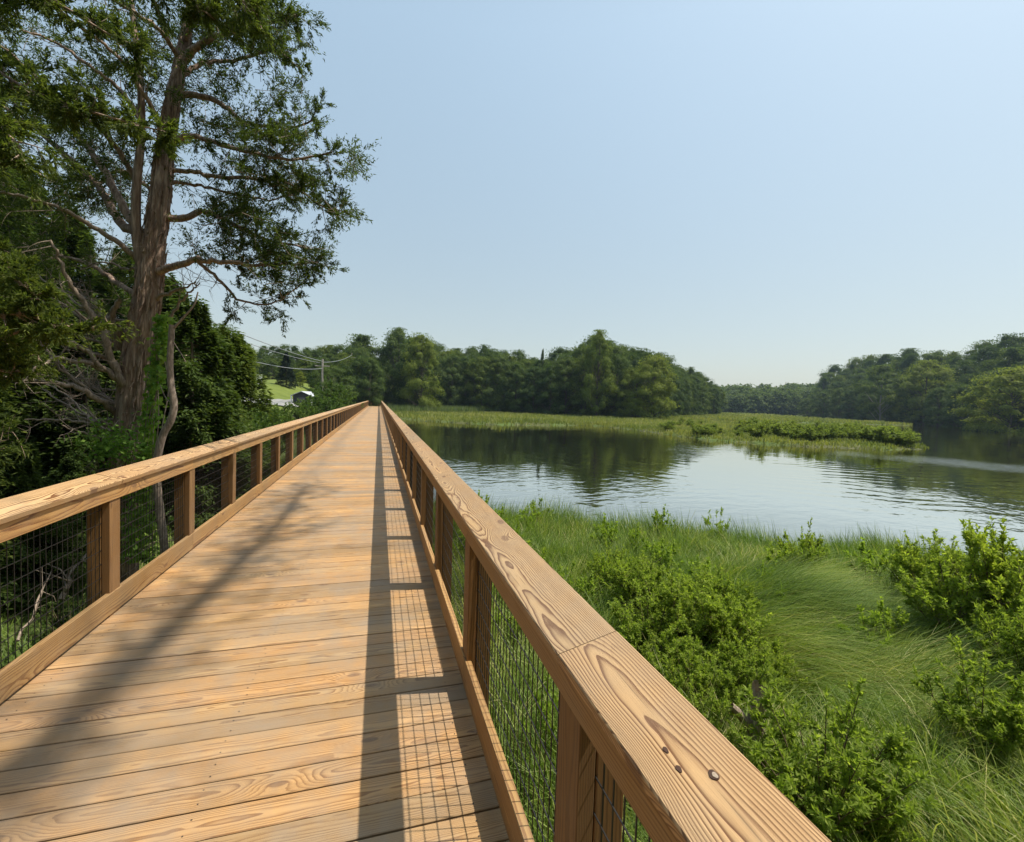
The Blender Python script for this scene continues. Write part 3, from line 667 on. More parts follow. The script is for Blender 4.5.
# far shore, reads as one mass
fa = Acc(); cr, tk = tree_meshes(170, 'edge', 1100, ls=.075)
base = np.zeros(len(cr.vertices)*3); cr.vertices.foreach_get('co', base); base = base.reshape(-1, 3); rn_ = np.zeros(len(cr.vertices)); cr.attributes['rnd'].data.foreach_get('value', rn_)
for row in range(4):
    px = 690
    while px < 850:
        P = ground_at(px, 300+row*22+rng.uniform(-6, 6)); h = top_z(P, 395-row*2.4+rng.uniform(-3.5, 2)-(px-700)*.012)-P[2]; a_ = rng.uniform(0, 6.28)
        R_ = np.array([[math.cos(a_), -math.sin(a_), 0], [math.sin(a_), math.cos(a_), 0], [0, 0, 1]])
        fa.add(base@R_.T*np.array([h*1.2, h*1.2, h])+P, np.arange(len(base)).reshape(-1, 4), rnd=rn_); px += rng.uniform(5, 8)
tag(link('distant_wood', fa.mesh('distant_wood', M['leaf'])), 'hazy wood closing the far end of the marsh', 'wood', kind='stuff')
# unseen wood added behind the viewpoint to darken the near sides of the posts
fb_ = Acc()
for x, y, h in [(-9, -10, 17), (-2, -10.5, 18), (5, -10, 17), (12, -9.5, 16), (-14, -12, 17), (-7, -17, 19), (0, -21, 18), (8, -19, 17), (15, -15, 16), (-20, -4, 16), (22, -22, 18), (-12, -26, 20), (4, -30, 20)]:
    a_ = rng.uniform(0, 6.28); R_ = np.array([[math.cos(a_), -math.sin(a_), 0], [math.sin(a_), math.cos(a_), 0], [0, 0, 1]])
    for _k in range(2): fb_.add(base@R_.T*np.array([h*.8, h*.8, h])+np.array([x+_k, y, -1.5]), np.arange(len(base)).reshape(-1, 4), rnd=rn_)
tag(link('shading_wood', fb_.mesh('shading_wood', M['leaf'])), 'unseen wood added behind the viewpoint to shade the posts', 'wood', kind='stuff')
# ------------------------------------------------------------------ shrubs
def shrub_meshes(seed, n=3500, leafm='shrub', ll=.045, lw=.017, stems=13, spread=.42, low=.25, dense=1., dome=1.):
    global rng
    keep = rng; rng = np.random.default_rng(seed); acc = Acc(); st = Acc(); P = []; D = []; tips = []
    for k in range(stems):
        a = rng.uniform(0, 6.283); r = spread*math.sqrt(rng.random()); hgt = (1-.45*(r/spread)**2)*rng.uniform(.78, 1.0)*dome
        b = np.array([.10*r*math.cos(a), .10*r*math.sin(a), -.05]); tip = np.array([r*math.cos(a), r*math.sin(a), hgt])
        path = smooth_path([b, b*.5+tip*.5*np.array([.75, .75, .95]), tip], 5); tube(st, path, np.linspace(.008, .002, len(path)), 5)
        m = int(9*dense)
        for q in range(m):
            s = rng.uniform(low, 1.0); base_ = path[int(s*(len(path)-1))]
            dd = unit(rdir(1)[0]*np.array([1, 1, .5])+np.array([0, 0, .75])); L = rng.uniform(.10, .26)*(1.15-.5*s)
            tw = np.array([base_, base_+dd*L*.6+rdir(1)[0]*.01, base_+dd*L+np.array([0, 0, .02])]); tube(st, tw, [.0028, .002, .001], 3)
            tips.append((base_, dd, L))
        tips.append((path[-3], unit(path[-1]-path[-3]), np.linalg.norm(path[-1]-path[-3])+.06))
    per = max(6, n//len(tips))
    for (b, dd, L) in tips:
        s = rng.uniform(.1, 1.05, per)**.75; p = b+np.outer(s*L, dd); out = unit(rdir(per)+dd*.9); P.append(p); D.append(out)
    P = np.concatenate(P); D = np.concatenate(D); N = len(P)
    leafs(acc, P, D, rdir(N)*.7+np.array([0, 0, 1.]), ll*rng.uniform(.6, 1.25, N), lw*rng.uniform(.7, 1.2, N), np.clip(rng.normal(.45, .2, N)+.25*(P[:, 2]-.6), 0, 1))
    rng = keep
    return acc.mesh('foliage', M[leafm]), st.mesh('stem', M['stem'], True)
SHR = {}
for i in range(4): SHR['m%d' % i] = shrub_meshes(200+i, 13500, ll=.042, lw=.017, stems=26, dense=1.35, spread=.52)
SHR['open0'] = shrub_meshes(210, 9000, ll=.042, lw=.017, stems=16, low=.4, spread=.40); SHR['open1'] = shrub_meshes(211, 9000, ll=.042, lw=.017, stems=16, low=.35, spread=.46)
SHR['low0'] = shrub_meshes(212, 6000, stems=26, low=.1, spread=.8, dome=.9, dense=1.)
for i in range(3): SHR['far%d' % i] = shrub_meshes(220+i, 3500, 'shrub_far', .09, .05, 20, .6, .1)
for i in range(3): SHR['vine%d' % i] = shrub_meshes(230+i, 4500, 'vine', .055, .034, 18, .55, .1)
for i in range(2): SHR['dark%d' % i] = shrub_meshes(240+i, 4200, 'cedar_dark', .05, .028, 18, .55, .1)
def put_shrub(P, h, var, name, label, group=None, wide=1., cat='shrub'):
    e = empty(name, tuple(P), rng.uniform(0, 6.28)); tag(e, label, cat, group); e.scale = (h*wide, h*wide, h)
    f_, s_ = SHR[var]; link('foliage', f_, e); link('stem', s_, e); return e
def shrub_px(px, py_base, py_top, var, label, group=None, wide=1., name='marsh_shrub', z=-1.4):
    P = on_z(px, py_base, z); P[2] = H(P[None])[0]; h = max(.25, 1.08*(top_z(P, py_top)-P[2]))
    return put_shrub(P, h, var, name, label, group, wide)
SG = 'leafy green marsh shrubs near the boardwalk'
shrub_px(822, 842, 692, 'm0', 'dense bright green shrub close beside the top cap at the lower right', SG, 1.0)
shrub_px(770, 815, 742, 'm1', 'small leafy shrub next to the broken grey stump', SG, .8)
shrub_px(978, 770, 655, 'open0', 'upright marsh shrub with bare lower stems at the right edge of the picture', SG, 1.0)
shrub_px(1030, 720, 600, 'm2', 'leafy shrub partly cut off by the right edge of the picture', SG, .8)
shrub_px(955, 660, 545, 'open1', 'tall shrub with small leaves at the left of the big clump by the water', SG, .95)
shrub_px(1000, 668, 528, 'm3', 'tallest shrub in the clump by the water at the right', SG, .8)
shrub_px(1045, 650, 545, 'm1', 'rightmost shrub of the clump by the water', SG, .8)
shrub_px(930, 625, 536, 'm2', 'shrub between the tall grass and the clump by the water', SG, .9)
shrub_px(800, 592, 524, 'm0', 'small slender shrub standing alone at the edge of the water', SG, .7)
shrub_px(672, 655, 572, 'm1', 'fresh green shrub halfway between the top cap and the water', SG, 1.)
shrub_px(640, 625, 556, 'm2', 'low shrub behind the joint of the top cap', SG, 1.)
shrub_px(715, 672, 590, 'm3', 'bushy shrub left of the leaning grass', SG, 1.05)
shrub_px(748, 690, 628, 'm0', 'rounded shrub at the foot of the leaning grass', SG, 1.1)
shrub_px(688, 720, 640, 'm1', 'dark leafy shrub close to the middle of the top cap', SG, .95)
shrub_px(775, 702, 655, 'open0', 'loose shrub above the broken grey stump', SG, 1.1)
shrub_px(612, 600, 545, 'm0', 'small shrub nearest the far part of the near marsh', SG, .9)
shrub_px(870, 860, 775, 'm2', 'low shrub at the bottom edge right of the top cap', SG, .8)
shrub_px(650, 668, 590, 'm0', 'bright shrub overlapping the top cap just beyond its joint', SG, 1.1)
shrub_px(702, 640, 570, 'm2', 'pale green shrub in the middle of the shrub patch', SG, 1.05)
shrub_px(735, 725, 650, 'm3', 'shady shrub directly behind the top cap above the broken stump', SG, 1.0)
shrub_px(735, 640, 580, 'open0', 'thin shrub at the outer side of the shrub patch', SG, .9)
shrub_px(625, 600, 560, 'm3', 'low shrub at the upper end of the shrub patch', SG, 1.2)
shrub_px(700, 770, 690, 'm0', 'shrub in the shade right beside the second bay of the top cap', SG, .9)
shrub_px(905, 800, 760, 'low0', 'flat spreading shrub in the short grass at the lower right', SG, .6)
SHR['herb0'] = shrub_meshes(251, 900, 'herb', .10, .035, 10, .6, .15, .5); SHR['herb1'] = shrub_meshes(252, 900, 'herb', .08, .045, 9, .5, .2, .5)
for k in range(95):
    P = np.array([rng.uniform(1.2, 11), rng.uniform(1.5, 11), 0])
    if landmask(P[None, :2])[0] < .3: continue
    P[2] = H(P[None])[0]; put_shrub(P, rng.uniform(.5, .95), 'herb%d' % (k % 2), 'marsh_herb', 'small leafy light green plant growing up through the marsh grass', 'leafy plants among the marsh grass', rng.uniform(.6, .95), 'plant')
# shrubs on the long spit
for k in range(88):
    t = rng.random(); px = 742+170*t if k < 66 else rng.uniform(660, 745); lo = np.interp(px, [640, 700, 740, 785, 826, 896, 915], [431, 438, 441, 443, 446, 448, 447]); hi = np.interp(px, [640, 700, 763, 827, 902], [424, 424, 425, 431, 436])
    py = rng.uniform(hi, lo-1.5); P = on_z(px, py, -1.4); P[2] = H(P[None])[0]
    if P[2] < -1.58: continue
    put_shrub(P, rng.uniform(1.15, 1.9)*(1 if k < 66 else .75), 'far%d' % (k % 3), 'spit_shrub', 'rounded green shrub on the low grassy spit in the creek', 'shrubs along the grassy spit', rng.uniform(1.0, 1.5))
# leafy bank on the left beyond the cedar
for k in range(26):
    px = rng.uniform(212, 350); dep = rng.uniform(13, 40); P = at(px, 400, dep)
    if P[0] > XL-2.4: P[0] = XL-2.4-rng.random()*2
    P[2] = H(P[None])[0]; top = np.interp(px, [205, 240, 330, 352], [417, 409, 404, 402])+rng.uniform(0, 6)
    h = max(.8, top_z(P, top)-P[2])
    put_shrub(P, h, 'vine%d' % (k % 3), 'bank_shrub', 'light green leafy shrub on the left bank just beyond the railing', 'leafy shrubs on the left bank', min(1.2, 1.7/h+.2, .55*(XL-.3-P[0])/(.55*h)*1.))
shr_ = shrub_px
for (px, dep, top, var, lab, wd) in [(330, 46, 376, 'vine1', 'grey-green flowering bush beside the small shed', .8), (333, 40, 392, 'vine2', 'bush right of the small shed by the railing', .8), (316, 40, 394, 'vine0', 'low bush in front of the small shed', 1.2), (300, 42, 398, 'vine1', 'low bush before the left wall of the small shed', 1.2), (322, 36, 391, 'vine2', 'round bush hiding the right wall of the small shed', 1.1), (342, 52, 388, 'vine0', 'bush farthest along the left railing before the trees', 1.1), (284, 34, 402, 'vine2', 'light bush below the pale drive', 1.3), (262, 30, 404, 'vine0', 'light bush at the left foot of the lawn', 1.3)]:
    P = ground_at(px, dep); put_shrub(P, top_z(P, top)-P[2], var, 'garden_bush', lab, None, wd)
# ------------------------------------------------------------------ the big cedar on the left
D0 = 6.3
def pp(pts): return np.array([at(x, y, d) for x, y, d in pts])
def px2r(w_px, d): return .5*w_px*d/F
cedar = empty('red_cedar_tree', tuple(at(118, 560, D0)*np.array([1, 1, 0])+np.array([0, 0, -1.3])))
tag(cedar, 'big old cedar with shaggy brown bark and bare dead lower limbs beside the left railing', 'tree')
off = np.array(cedar.location)
def cpart(name, acc, mat, smooth=True):
    acc.v = [v - off for v in acc.v]; return link(name, acc.mesh(name, mat, smooth), cedar)
acc = Acc()
tr = [(112, 615, D0), (120, 540, D0), (125, 470, D0), (130, 415, D0), (137, 360, D0), (147, 300, D0), (153, 250, D0), (160, 200, D0), (165, 150, D0), (173, 100, D0), (182, 55, D0), (192, 5, D0+.1), (200, -60, D0+.2), (210, -150, D0+.3)]
tw = [32, 27, 23, 21.5, 21.5, 21, 19, 16, 14, 12, 9, 8, 6, 4]
P = smooth_path(pp(tr), 8); R = np.interp(np.linspace(0, 1, len(P)), np.linspace(0, 1, len(tw)), [px2r(w_, D0) for w_ in tw])
sides = 26; ts = unit(np.gradient(P, axis=0)); n_ = unit(np.cross(ts, [0, 1., 0])); b_ = np.cross(ts, n_); aa = np.arange(sides)*2*math.pi/sides
rr = R[:, None]*(1+.10*np.sin(aa*5+1.)[None]+.06*np.sin(aa[None]*9+np.linspace(0, 7, len(P))[:, None])+.035*rng.normal(size=(len(P), sides)))
rr *= (1+.35*np.exp(-np.arange(len(P))/4.))[:, None]
V = P[:, None]+rr[..., None]*(n_[:, None]*np.cos(aa)[None, :, None]+b_[:, None]*np.sin(aa)[None, :, None])
i = np.arange(len(P)-1)[:, None]*sides; j = np.arange(sides)[None]; k = (j+1) % sides
acc.add(V, np.stack([i+j, i+k, i+sides+k, i+sides+j], -1).reshape(-1, 4))
# shaggy peeling strips of bark
ns = 900; ii = rng.integers(1, len(P)-8, ns); ja = rng.uniform(0, 6.283, ns)
for q in range(ns):
    m = rng.integers(3, 8); idx = np.minimum(ii[q]+np.arange(m)*.5, len(P)-2); lo = idx.astype(int); fr_ = (idx-lo)[:, None]
    ce = P[lo]*(1-fr_)+P[lo+1]*fr_; rd_ = R[lo]; rot = ja[q]+np.linspace(0, rng.normal(0, .15), m)
    lift = 1.06+rng.uniform(0, .08)+.12*np.abs(np.linspace(-1, 1, m))**3*rng.random(); wdt = rng.uniform(.10, .26)*np.array([.3]+[1]*(m-2)+[.25])
    rows_ = []
    for sg in (-1, 0, 1):
        an = rot+sg*wdt*.5; f2 = lift+(.06 if sg == 0 else -.03)
        rows_.append(ce+(rd_*f2)[:, None]*(n_[lo]*np.cos(an)[:, None]+b_[lo]*np.sin(an)[:, None]))
    V2 = np.stack(rows_, 1).reshape(-1, 3); b0_ = np.arange(m-1)[:, None]*3
    acc.add(V2, np.concatenate([b0_+[0, 1, 4, 3], b0_+[1, 2, 5, 4]]))
cpart('trunk', acc, M['cedar_bark'], False)
acc = Acc(); tube(acc, smooth_path(pp([(147, 282, D0), (140, 258, D0-.05), (136, 225, D0-.1), (137, 180, D0-.15), (141, 140, D0-.2), (141, 95, D0-.25), (136, 45, D0-.3), (128, -30, D0-.3)]), 6), np.linspace(px2r(10, D0), px2r(4, D0), 43), 14)
cpart('second_stem', acc, M['cedar_bark'])
def limb(pts, w0, w1, mat='cedar_bark', name='limb', wob=.02):
    p = pp(pts); p = smooth_path(p, 6); p[1:-1] += rng.normal(0, wob, (len(p)-2, 3))*.4
    a = Acc(); tube(a, p, np.linspace(px2r(w0, D0), px2r(w1, D0), len(p)), 8); cpart(name, a, M[mat]); return p
L = []
d = D0
L.append(limb([(172, 98, d), (185, 62, d), (200, 46, d-.1), (216, 37, d-.2), (250, 28, d-.3), (300, 14, d-.4)], 9, 2))
L.append(limb([(170, 95, d), (200, 96, d+.1), (222, 104, d+.2), (245, 122, d+.2), (285, 128, d+.3), (318, 120, d+.3)], 7, 1.5))
L.append(limb([(166, 145, d), (190, 136, d-.1), (215, 143, d-.2), (250, 152, d-.3), (290, 160, d-.4), (332, 152, d-.4)], 6, 1.5))
L.append(limb([(164, 172, d), (190, 171, d+.1), (220, 177, d+.1), (260, 179, d), (290, 184, d), (322, 206, d), (345, 212, d)], 5, 1.2))
L.append(limb([(163, 181, d), (190, 184, d+.2), (215, 189, d+.3), (262, 200, d+.5), (300, 192, d+.6)], 4, 1.2))
L.append(limb([(160, 216, d), (185, 218, d+.1), (205, 212, d+.2), (235, 225, d+.2), (270, 240, d+.3), (318, 250, d+.4)], 8, 1.5))
L.append(limb([(155, 272, d), (172, 268, d-.1), (195, 260, d-.2), (225, 262, d-.2), (270, 266, d-.1), (318, 262, d)], 8, 1.5, wob=.03))
L.append(limb([(196, 260, d-.2), (222, 282, d-.1), (240, 300, d), (272, 304, d), (300, 285, d)], 3.5, 1.))
L.append(limb([(178, 78, d), (205, 62, d+.2), (238, 60, d+.4), (275, 50, d+.4), (300, 70, d+.4)], 5, 1.2))
L.append(limb([(188, 30, d), (215, 0, d), (250, -20, d), (290, -30, d)], 6, 1.5))
nR = len(L)
L.append(limb([(140, 262, d), (118, 243, d-.2), (88, 224, d-.4), (60, 208, d-.6), (20, 196, d-.8), (-20, 190, d-.9)], 6, 1.5, 'dead_wood'))
L.append(limb([(137, 228, d), (125, 210, d), (105, 172, d+.1), (82, 140, d+.2), (55, 100, d+.3), (20, 62, d+.3), (-20, 30, d+.3)], 9, 2))
L.append(limb([(138, 232, d), (120, 222, d+.2), (98, 186, d+.4), (70, 160, d+.5), (35, 128, d+.6), (-15, 95, d+.7)], 10, 3))
L.append(limb([(138, 185, d), (118, 150, d-.2), (95, 125, d-.4), (60, 105, d-.6), (20, 100, d-.8)], 6, 1.5))
L.append(limb([(142, 120, d), (120, 90, d), (95, 70, d-.2), (60, 45, d-.4), (20, 30, d-.6)], 5, 1.5))
L.append(limb([(165, 140, d), (150, 105, d-.3), (120, 60, d-.6), (85, 30, d-.9), (40, 0, d-1.1)], 5, 1.5))
L.append(limb([(180, 60, d), (160, 30, d-.4), (130, 10, d-.8), (95, -10, d-1.2)], 5, 1.5))
L.append(limb([(186, 40, d), (195, 10, d-.5), (210, -10, d-1.), (235, -20, d-1.4)], 5, 1.5))
L.append(limb([(150, 300, d), (120, 285, d+.4), (85, 262, d+.8), (40, 255, d+1.2), (-20, 250, d+1.5)], 6, 2))
L.append(limb([(158, 210, d), (150, 190, d+.5), (120, 170, d+1.), (80, 190, d+1.4), (30, 170, d+1.7)], 5, 2))
nF = len(L)
# dead, bare lower limbs
dead = [
 ([(132, 398, d), (119, 380, d-.2), (110, 352, d-.3), (101, 326, d-.4), (88, 310, d-.5), (75, 290, d-.6), (62, 268, d-.7), (50, 240, d-.8)], 8, 2),
 ([(134, 390, d), (108, 372, d-.3), (84, 348, d-.5), (62, 338, d-.7), (40, 332, d-.8)], 6, 1.5),
 ([(131, 376, d), (112, 362, d-.2), (92, 352, d-.4), (66, 342, d-.5), (45, 312, d-.6)], 5, 1.5),
 ([(132, 382, d), (95, 366, d-.4), (60, 358, d-.6), (40, 366, d-.8), (22, 384, d-.9)], 5, 1.2),
 ([(118, 415, d), (95, 398, d-.3), (72, 386, d-.5), (45, 382, d-.7), (8, 378, d-.9), (-20, 390, d-1.)], 6, 1.5),
 ([(120, 412, d), (100, 392, d+.1), (86, 384, d+.1), (75, 362, d+.2)], 3, 1),
 ([(119, 350, d), (118, 332, d-.1), (112, 318, d-.2), (120, 300, d-.3)], 8, 4),
 ([(168, 322, d), (180, 302, d), (192, 290, d), (200, 283, d-.1)], 3, 1),
 ([(122, 440, d), (112, 425, d-.2), (100, 420, d-.3)], 3, 1),
 ([(120, 470, d), (105, 462, d-.1), (92, 450, d-.3)], 4, 1.5),
 ([(155, 300, d), (172, 292, d-.1), (182, 288, d-.2), (196, 282, d-.3)], 4, 1.),
 ([(136, 340, d), (110, 320, d+.4), (90, 300, d+.6), (60, 290, d+.8)], 4, 1.2),
 ([(140, 262, d), (128, 270, d+.3), (105, 262, d+.4), (80, 270, d+.6)], 3, 1.),
]
for q in range(16):
    y0_ = rng.uniform(300, 450); x0_ = np.interp(y0_, [300, 360, 450], [140, 128, 120]); a_ = rng.uniform(-.1, .75); L_ = rng.uniform(50, 120); dz_ = rng.uniform(-.8, .8)
    dead.append(([(x0_, y0_, d), (x0_-L_*.35, y0_-L_*.30*a_+4, d+dz_*.3), (x0_-L_*.7, y0_-L_*.75*a_, d+dz_*.7), (x0_-L_, y0_-L_*a_+rng.uniform(-12, 12), d+dz_)], rng.uniform(2.2, 4), .9))
for pts, a_, b__ in dead: L.append(limb(pts, a_, b__, 'dead_wood', 'dead_limb', .03))
# fine twigs on every limb, and foliage sprays on the living ones
tw_ = Acc(); fol = Acc()
def spray(base, dirv, Ls, n, size, rbias=0.):
    s = rng.uniform(.0, 1., n); sp_ = .42*Ls*s
    p = base+np.outer(s*Ls, dirv)+rdir(n)*(.10*Ls+.25*sp_[:, None])
    dd = unit(dirv*.9+rdir(n)*.75+np.array([0, 0, -.15]))
    leafs(fol, p, dd, rdir(n), size*rng.uniform(.6, 1.3, n), size*rng.uniform(.20, .32, n), np.clip(rng.normal(.38+rbias, .2, n), 0, 1))
def twig(b, dirv, Lt, r0, bend=.25, droop=0.):
    m = 5; s = np.linspace(0, 1, m); w_ = rdir(1)[0]*bend
    p = b+np.outer(s*Lt, dirv)+np.outer(s*s*Lt, w_)+np.outer(s**2*Lt*droop, [0, 0, -1.])
    tube(tw_, p, np.linspace(r0, r0*.3, m), 4); return p
def dress(p, start, dens, size, Lm, n_leaf, rb=0., towards=None):
    seg = np.linalg.norm(np.diff(p, axis=0), axis=1); tot = seg.sum(); cum = np.concatenate([[0], np.cumsum(seg)])
    n = int(tot*dens)
    for s in np.sort(rng.uniform(start, 1, n)):
        i = min(len(p)-2, np.searchsorted(cum, s*tot)-1); i = max(i, 0); b = p[i]+(p[i+1]-p[i])*rng.random(); t_ = unit(p[i+1]-p[i])
        dv = unit(t_*.6+rdir(1)[0]*1.0+np.array([0, 0, .05])+(0 if towards is None else towards))
        Lt = Lm*rng.uniform(.4, 1.1)*(1.1-.5*s); q = twig(b, dv, Lt, .006)
        for _ in range(5):
            a = q[rng.integers(1, 5)]; dv2 = unit(dv*.6+rdir(1)[0]); L2 = Lt*rng.uniform(.3, .6); q2 = twig(a, dv2, L2, .0025)
            if n_leaf:
                for _k in range(2): spray(q2[rng.integers(1, 4)], unit(q2[-1]-q2[0]), L2*.7+.05, n_leaf, size, rb)
        if n_leaf: spray(q[3], dv, Lt*.4, n_leaf, size, rb)
    if n_leaf: spray(p[-2], unit(p[-1]-p[-2]), .25, n_leaf*3, size, rb)
for i, p in enumerate(L[:nR]): dress(p, .30 if i in (0, 1, 5, 6) else .25, 8.0, .05, .5, 24)
for p in L[nR+1:nF]: dress(p, .10, 6.5, .055, .75, 20, .05)
dress(L[nR], .5, 6, .05, .5, 14)
for p in L[nF:]: dress(p, .15, 6, .05, .5, 0)
for p in L[:nR]: dress(p, .02, 2.5, .05, .4, 0)
# limbs reaching towards the path, leaf colour lightened to look sunlit
near = [
 ([(-70, 20, 4.6), (-30, 50, 4.2), (20, 85, 4.0), (70, 105, 3.9), (120, 120, 3.9), (165, 132, 4.0)], .11, 26),
 ([(-60, -40, 4.6), (0, -20, 4.2), (60, 5, 4.0), (110, 35, 4.0), (135, 45, 4.1)], .1, 26),
 ([(180, -60, 5.2), (200, -40, 4.8), (230, -10, 4.6), (255, 12, 4.6), (262, 30, 4.6)], .1, 26),
 ([(60, -80, 4.8), (110, -50, 4.4), (150, -20, 4.3), (190, 0, 4.4), (215, 20, 4.5)], .1, 26),
 ([(-60, 130, 3.4), (-30, 128, 3.2), (0, 132, 3.0), (18, 145, 3.0), (26, 168, 3.0)], .1, 20),
]
for pts, lm, nl in near:
    p = smooth_path(pp(pts), 6); a = Acc(); tube(a, p, np.linspace(.018, .005, len(p)), 6); cpart('limb', a, M['cedar_bark']); dress(p, .1, 15, .05, .34, nl, .22)
# fill of foliage masses: (px, py, rx, ry, depth, count)
def fill(px, py, rx, ry, dep, cnt, size=.055, rb=0., nl=26, Ls=.22):
    for _ in range(cnt):
        r_ = math.sqrt(rng.random()); a_ = rng.uniform(0, 6.283); c = at(px+rx*r_*math.cos(a_), py+ry*r_*math.sin(a_), dep+rng.normal(0, .35))
        dv = unit(rdir(1)[0]+np.array([.5, 0, .1])); q = twig(c-dv*.2, dv, Ls*1.8, .004)
        for _k in range(3): spray(q[rng.integers(0, 4)], unit(dv+rdir(1)[0]*.8), Ls, nl, size, rb)
for a in [(265, 130, 48, 26, 6.2, 30), (225, 40, 66, 40, 6.3, 60), (275, 20, 35, 22, 6.3, 30), (285, 85, 22, 14, 6.3, 10), (245, 232, 42, 34, 6.4, 60), (225, 205, 22, 14, 6.4, 16), (300, 255, 26, 13, 6.2, 16),
          (300, 190, 40, 14, 6.2, 16), (345, 160, 18, 16, 6.0, 12), (340, 212, 20, 8, 6.2, 9), (285, 275, 30, 8, 6.1, 8), (215, 250, 24, 16, 6.5, 14),
          (60, 60, 75, 55, 6.6, 42), (25, 200, 55, 55, 7.2, 80), (95, 190, 45, 30, 7.4, 40), (120, 60, 45, 50, 6.8, 30), (70, 120, 60, 22, 6.7, 24), (200, 90, 28, 30, 6.6, 22), (215, 130, 26, 22, 6.6, 14), (150, 20, 60, 40, 6.9, 46), (265, 165, 26, 12, 6.4, 8), (190, 150, 26, 60, 6.9, 22)]:
    fill(*a)
fill(205, -85, 70, 60, 6.4, 70); fill(212, -150, 40, 45, 6.4, 30)
cpart('twigs', tw_, M['dead_wood'])
cpart('crown', fol, M['cedar'], False)
# ivy on the trunk
iv = Acc(); vs = Acc()
for k in range(7):
    x0 = rng.uniform(126, 150); pts = [(x0+4, 560, D0-.12), (x0+rng.uniform(-2, 6), 500, D0-.24), (x0+8+rng.uniform(-6, 8), 430, D0-.27), (x0+14+rng.uniform(-6, 6), 380, D0-.25), (155+rng.uniform(-4, 6), 335-rng.uniform(-20, 20), D0-.22)]
    p = smooth_path(pp(pts), 6); tube(vs, p, .006, 5)
n = 1500; t = rng.random(n)**1.1; y = 560-t*245; xc = np.interp(y, [310, 340, 380, 420, 460, 500, 560], [160, 160, 154, 148, 144, 140, 135]); wd = np.interp(y, [310, 340, 400, 440, 500, 560], [5, 8, 9, 13, 16, 22])
P = np.array([at(a, b, D0-.22+rng.normal(0, .06)) for a, b in zip(xc+rng.normal(0, .55, n)*wd, y)])
leafs(iv, P, rdir(n)*.6+np.array([.3, -.3, -.4]), rdir(n)*.5-CF+np.array([.3, 0, .4]), rng.uniform(.05, .09, n), rng.uniform(.045, .075, n), rng.random(n))
e = empty('ivy_vine', tuple(off)); tag(e, 'bright green ivy climbing the right side of the cedar trunk', 'vine')
for nm, a, mt in (('leaf_cover', iv, 'ivy'), ('vine_stem', vs, 'dead_wood')):
    a.v = [v-off for v in a.v]; link(nm, a.mesh(nm, M[mt]), e)
iv = Acc(); n = 700
P = np.array([at(x_, y_, D0-.4+rng.normal(0, .15)) for x_, y_ in zip(rng.normal(112, 16, n), rng.normal(444, 10, n))])
leafs(iv, P, rdir(n)+np.array([0, -.2, -.1]), rdir(n)*.5+np.array([.3, -.3, .8]), rng.uniform(.04, .07, n), rng.uniform(.03, .05, n), rng.random(n)*.7)
P2 = on_z(112, 560, -1.2); o2 = np.array([P2[0], P2[1], -1.2]); o2 = np.array([at(112, 450, D0-.4)[0], at(112, 450, D0-.4)[1], -1.2])
e = empty('young_maple', tuple(o2)); tag(e, 'small leafy sapling at the foot of the cedar trunk', 'sapling')
iv.v = [v-o2 for v in iv.v]; link('foliage', iv.mesh('foliage', M['ivy']), e)
a = Acc()
for q in range(5):
    tp = at(112+rng.normal(0, 12), 446+rng.normal(0, 7), D0-.4)-o2; tube(a, smooth_path([(0, 0, -.1), tp*np.array([.3, .3, .6]), tp], 4), np.linspace(.012, .003, 9), 5)
link('stem', a.mesh('stem', M['stem']), e)
# leaning dead stem right of the trunk
a = Acc(); dd = 5.7
p = smooth_path(pp([(166, 560, dd), (156, 475, dd), (158, 455, dd), (163, 435, dd), (171, 420, dd), (174, 404, dd), (171, 385, dd), (170, 360, dd), (172, 325, dd)]), 6)
p0_ = np.array([p[0][0], p[0][1], -1.3]); tube(a, p-p0_, np.interp(np.linspace(0, 1, len(p)), [0, .3, .6, 1], [.045, .042, .040, .032]), 10)
e = empty('dead_sapling', tuple(p0_)); tag(e, 'crooked bare dead stem standing just right of the ivy-covered trunk', 'dead tree'); link('trunk', a.mesh('trunk', M['dead_wood'], True), e)
for pts, r_ in [([(172, 330, dd), (183, 318, dd), (194, 305, dd), (198, 292, dd)], .016), ([(158, 458, dd), (148, 462, dd), (138, 468, dd), (132, 478, dd)], .016), ([(174, 405, dd), (166, 398, dd), (160, 385, dd)], .01), ([(172, 340, dd), (180, 352, dd), (186, 362, dd)], .007)]:
    a = Acc(); p = smooth_path(pp(pts), 5); tube(a, p-p0_, np.linspace(r_, r_*.5, len(p)), 7); link('branch', a.mesh('branch', M['dead_wood'], True), e)
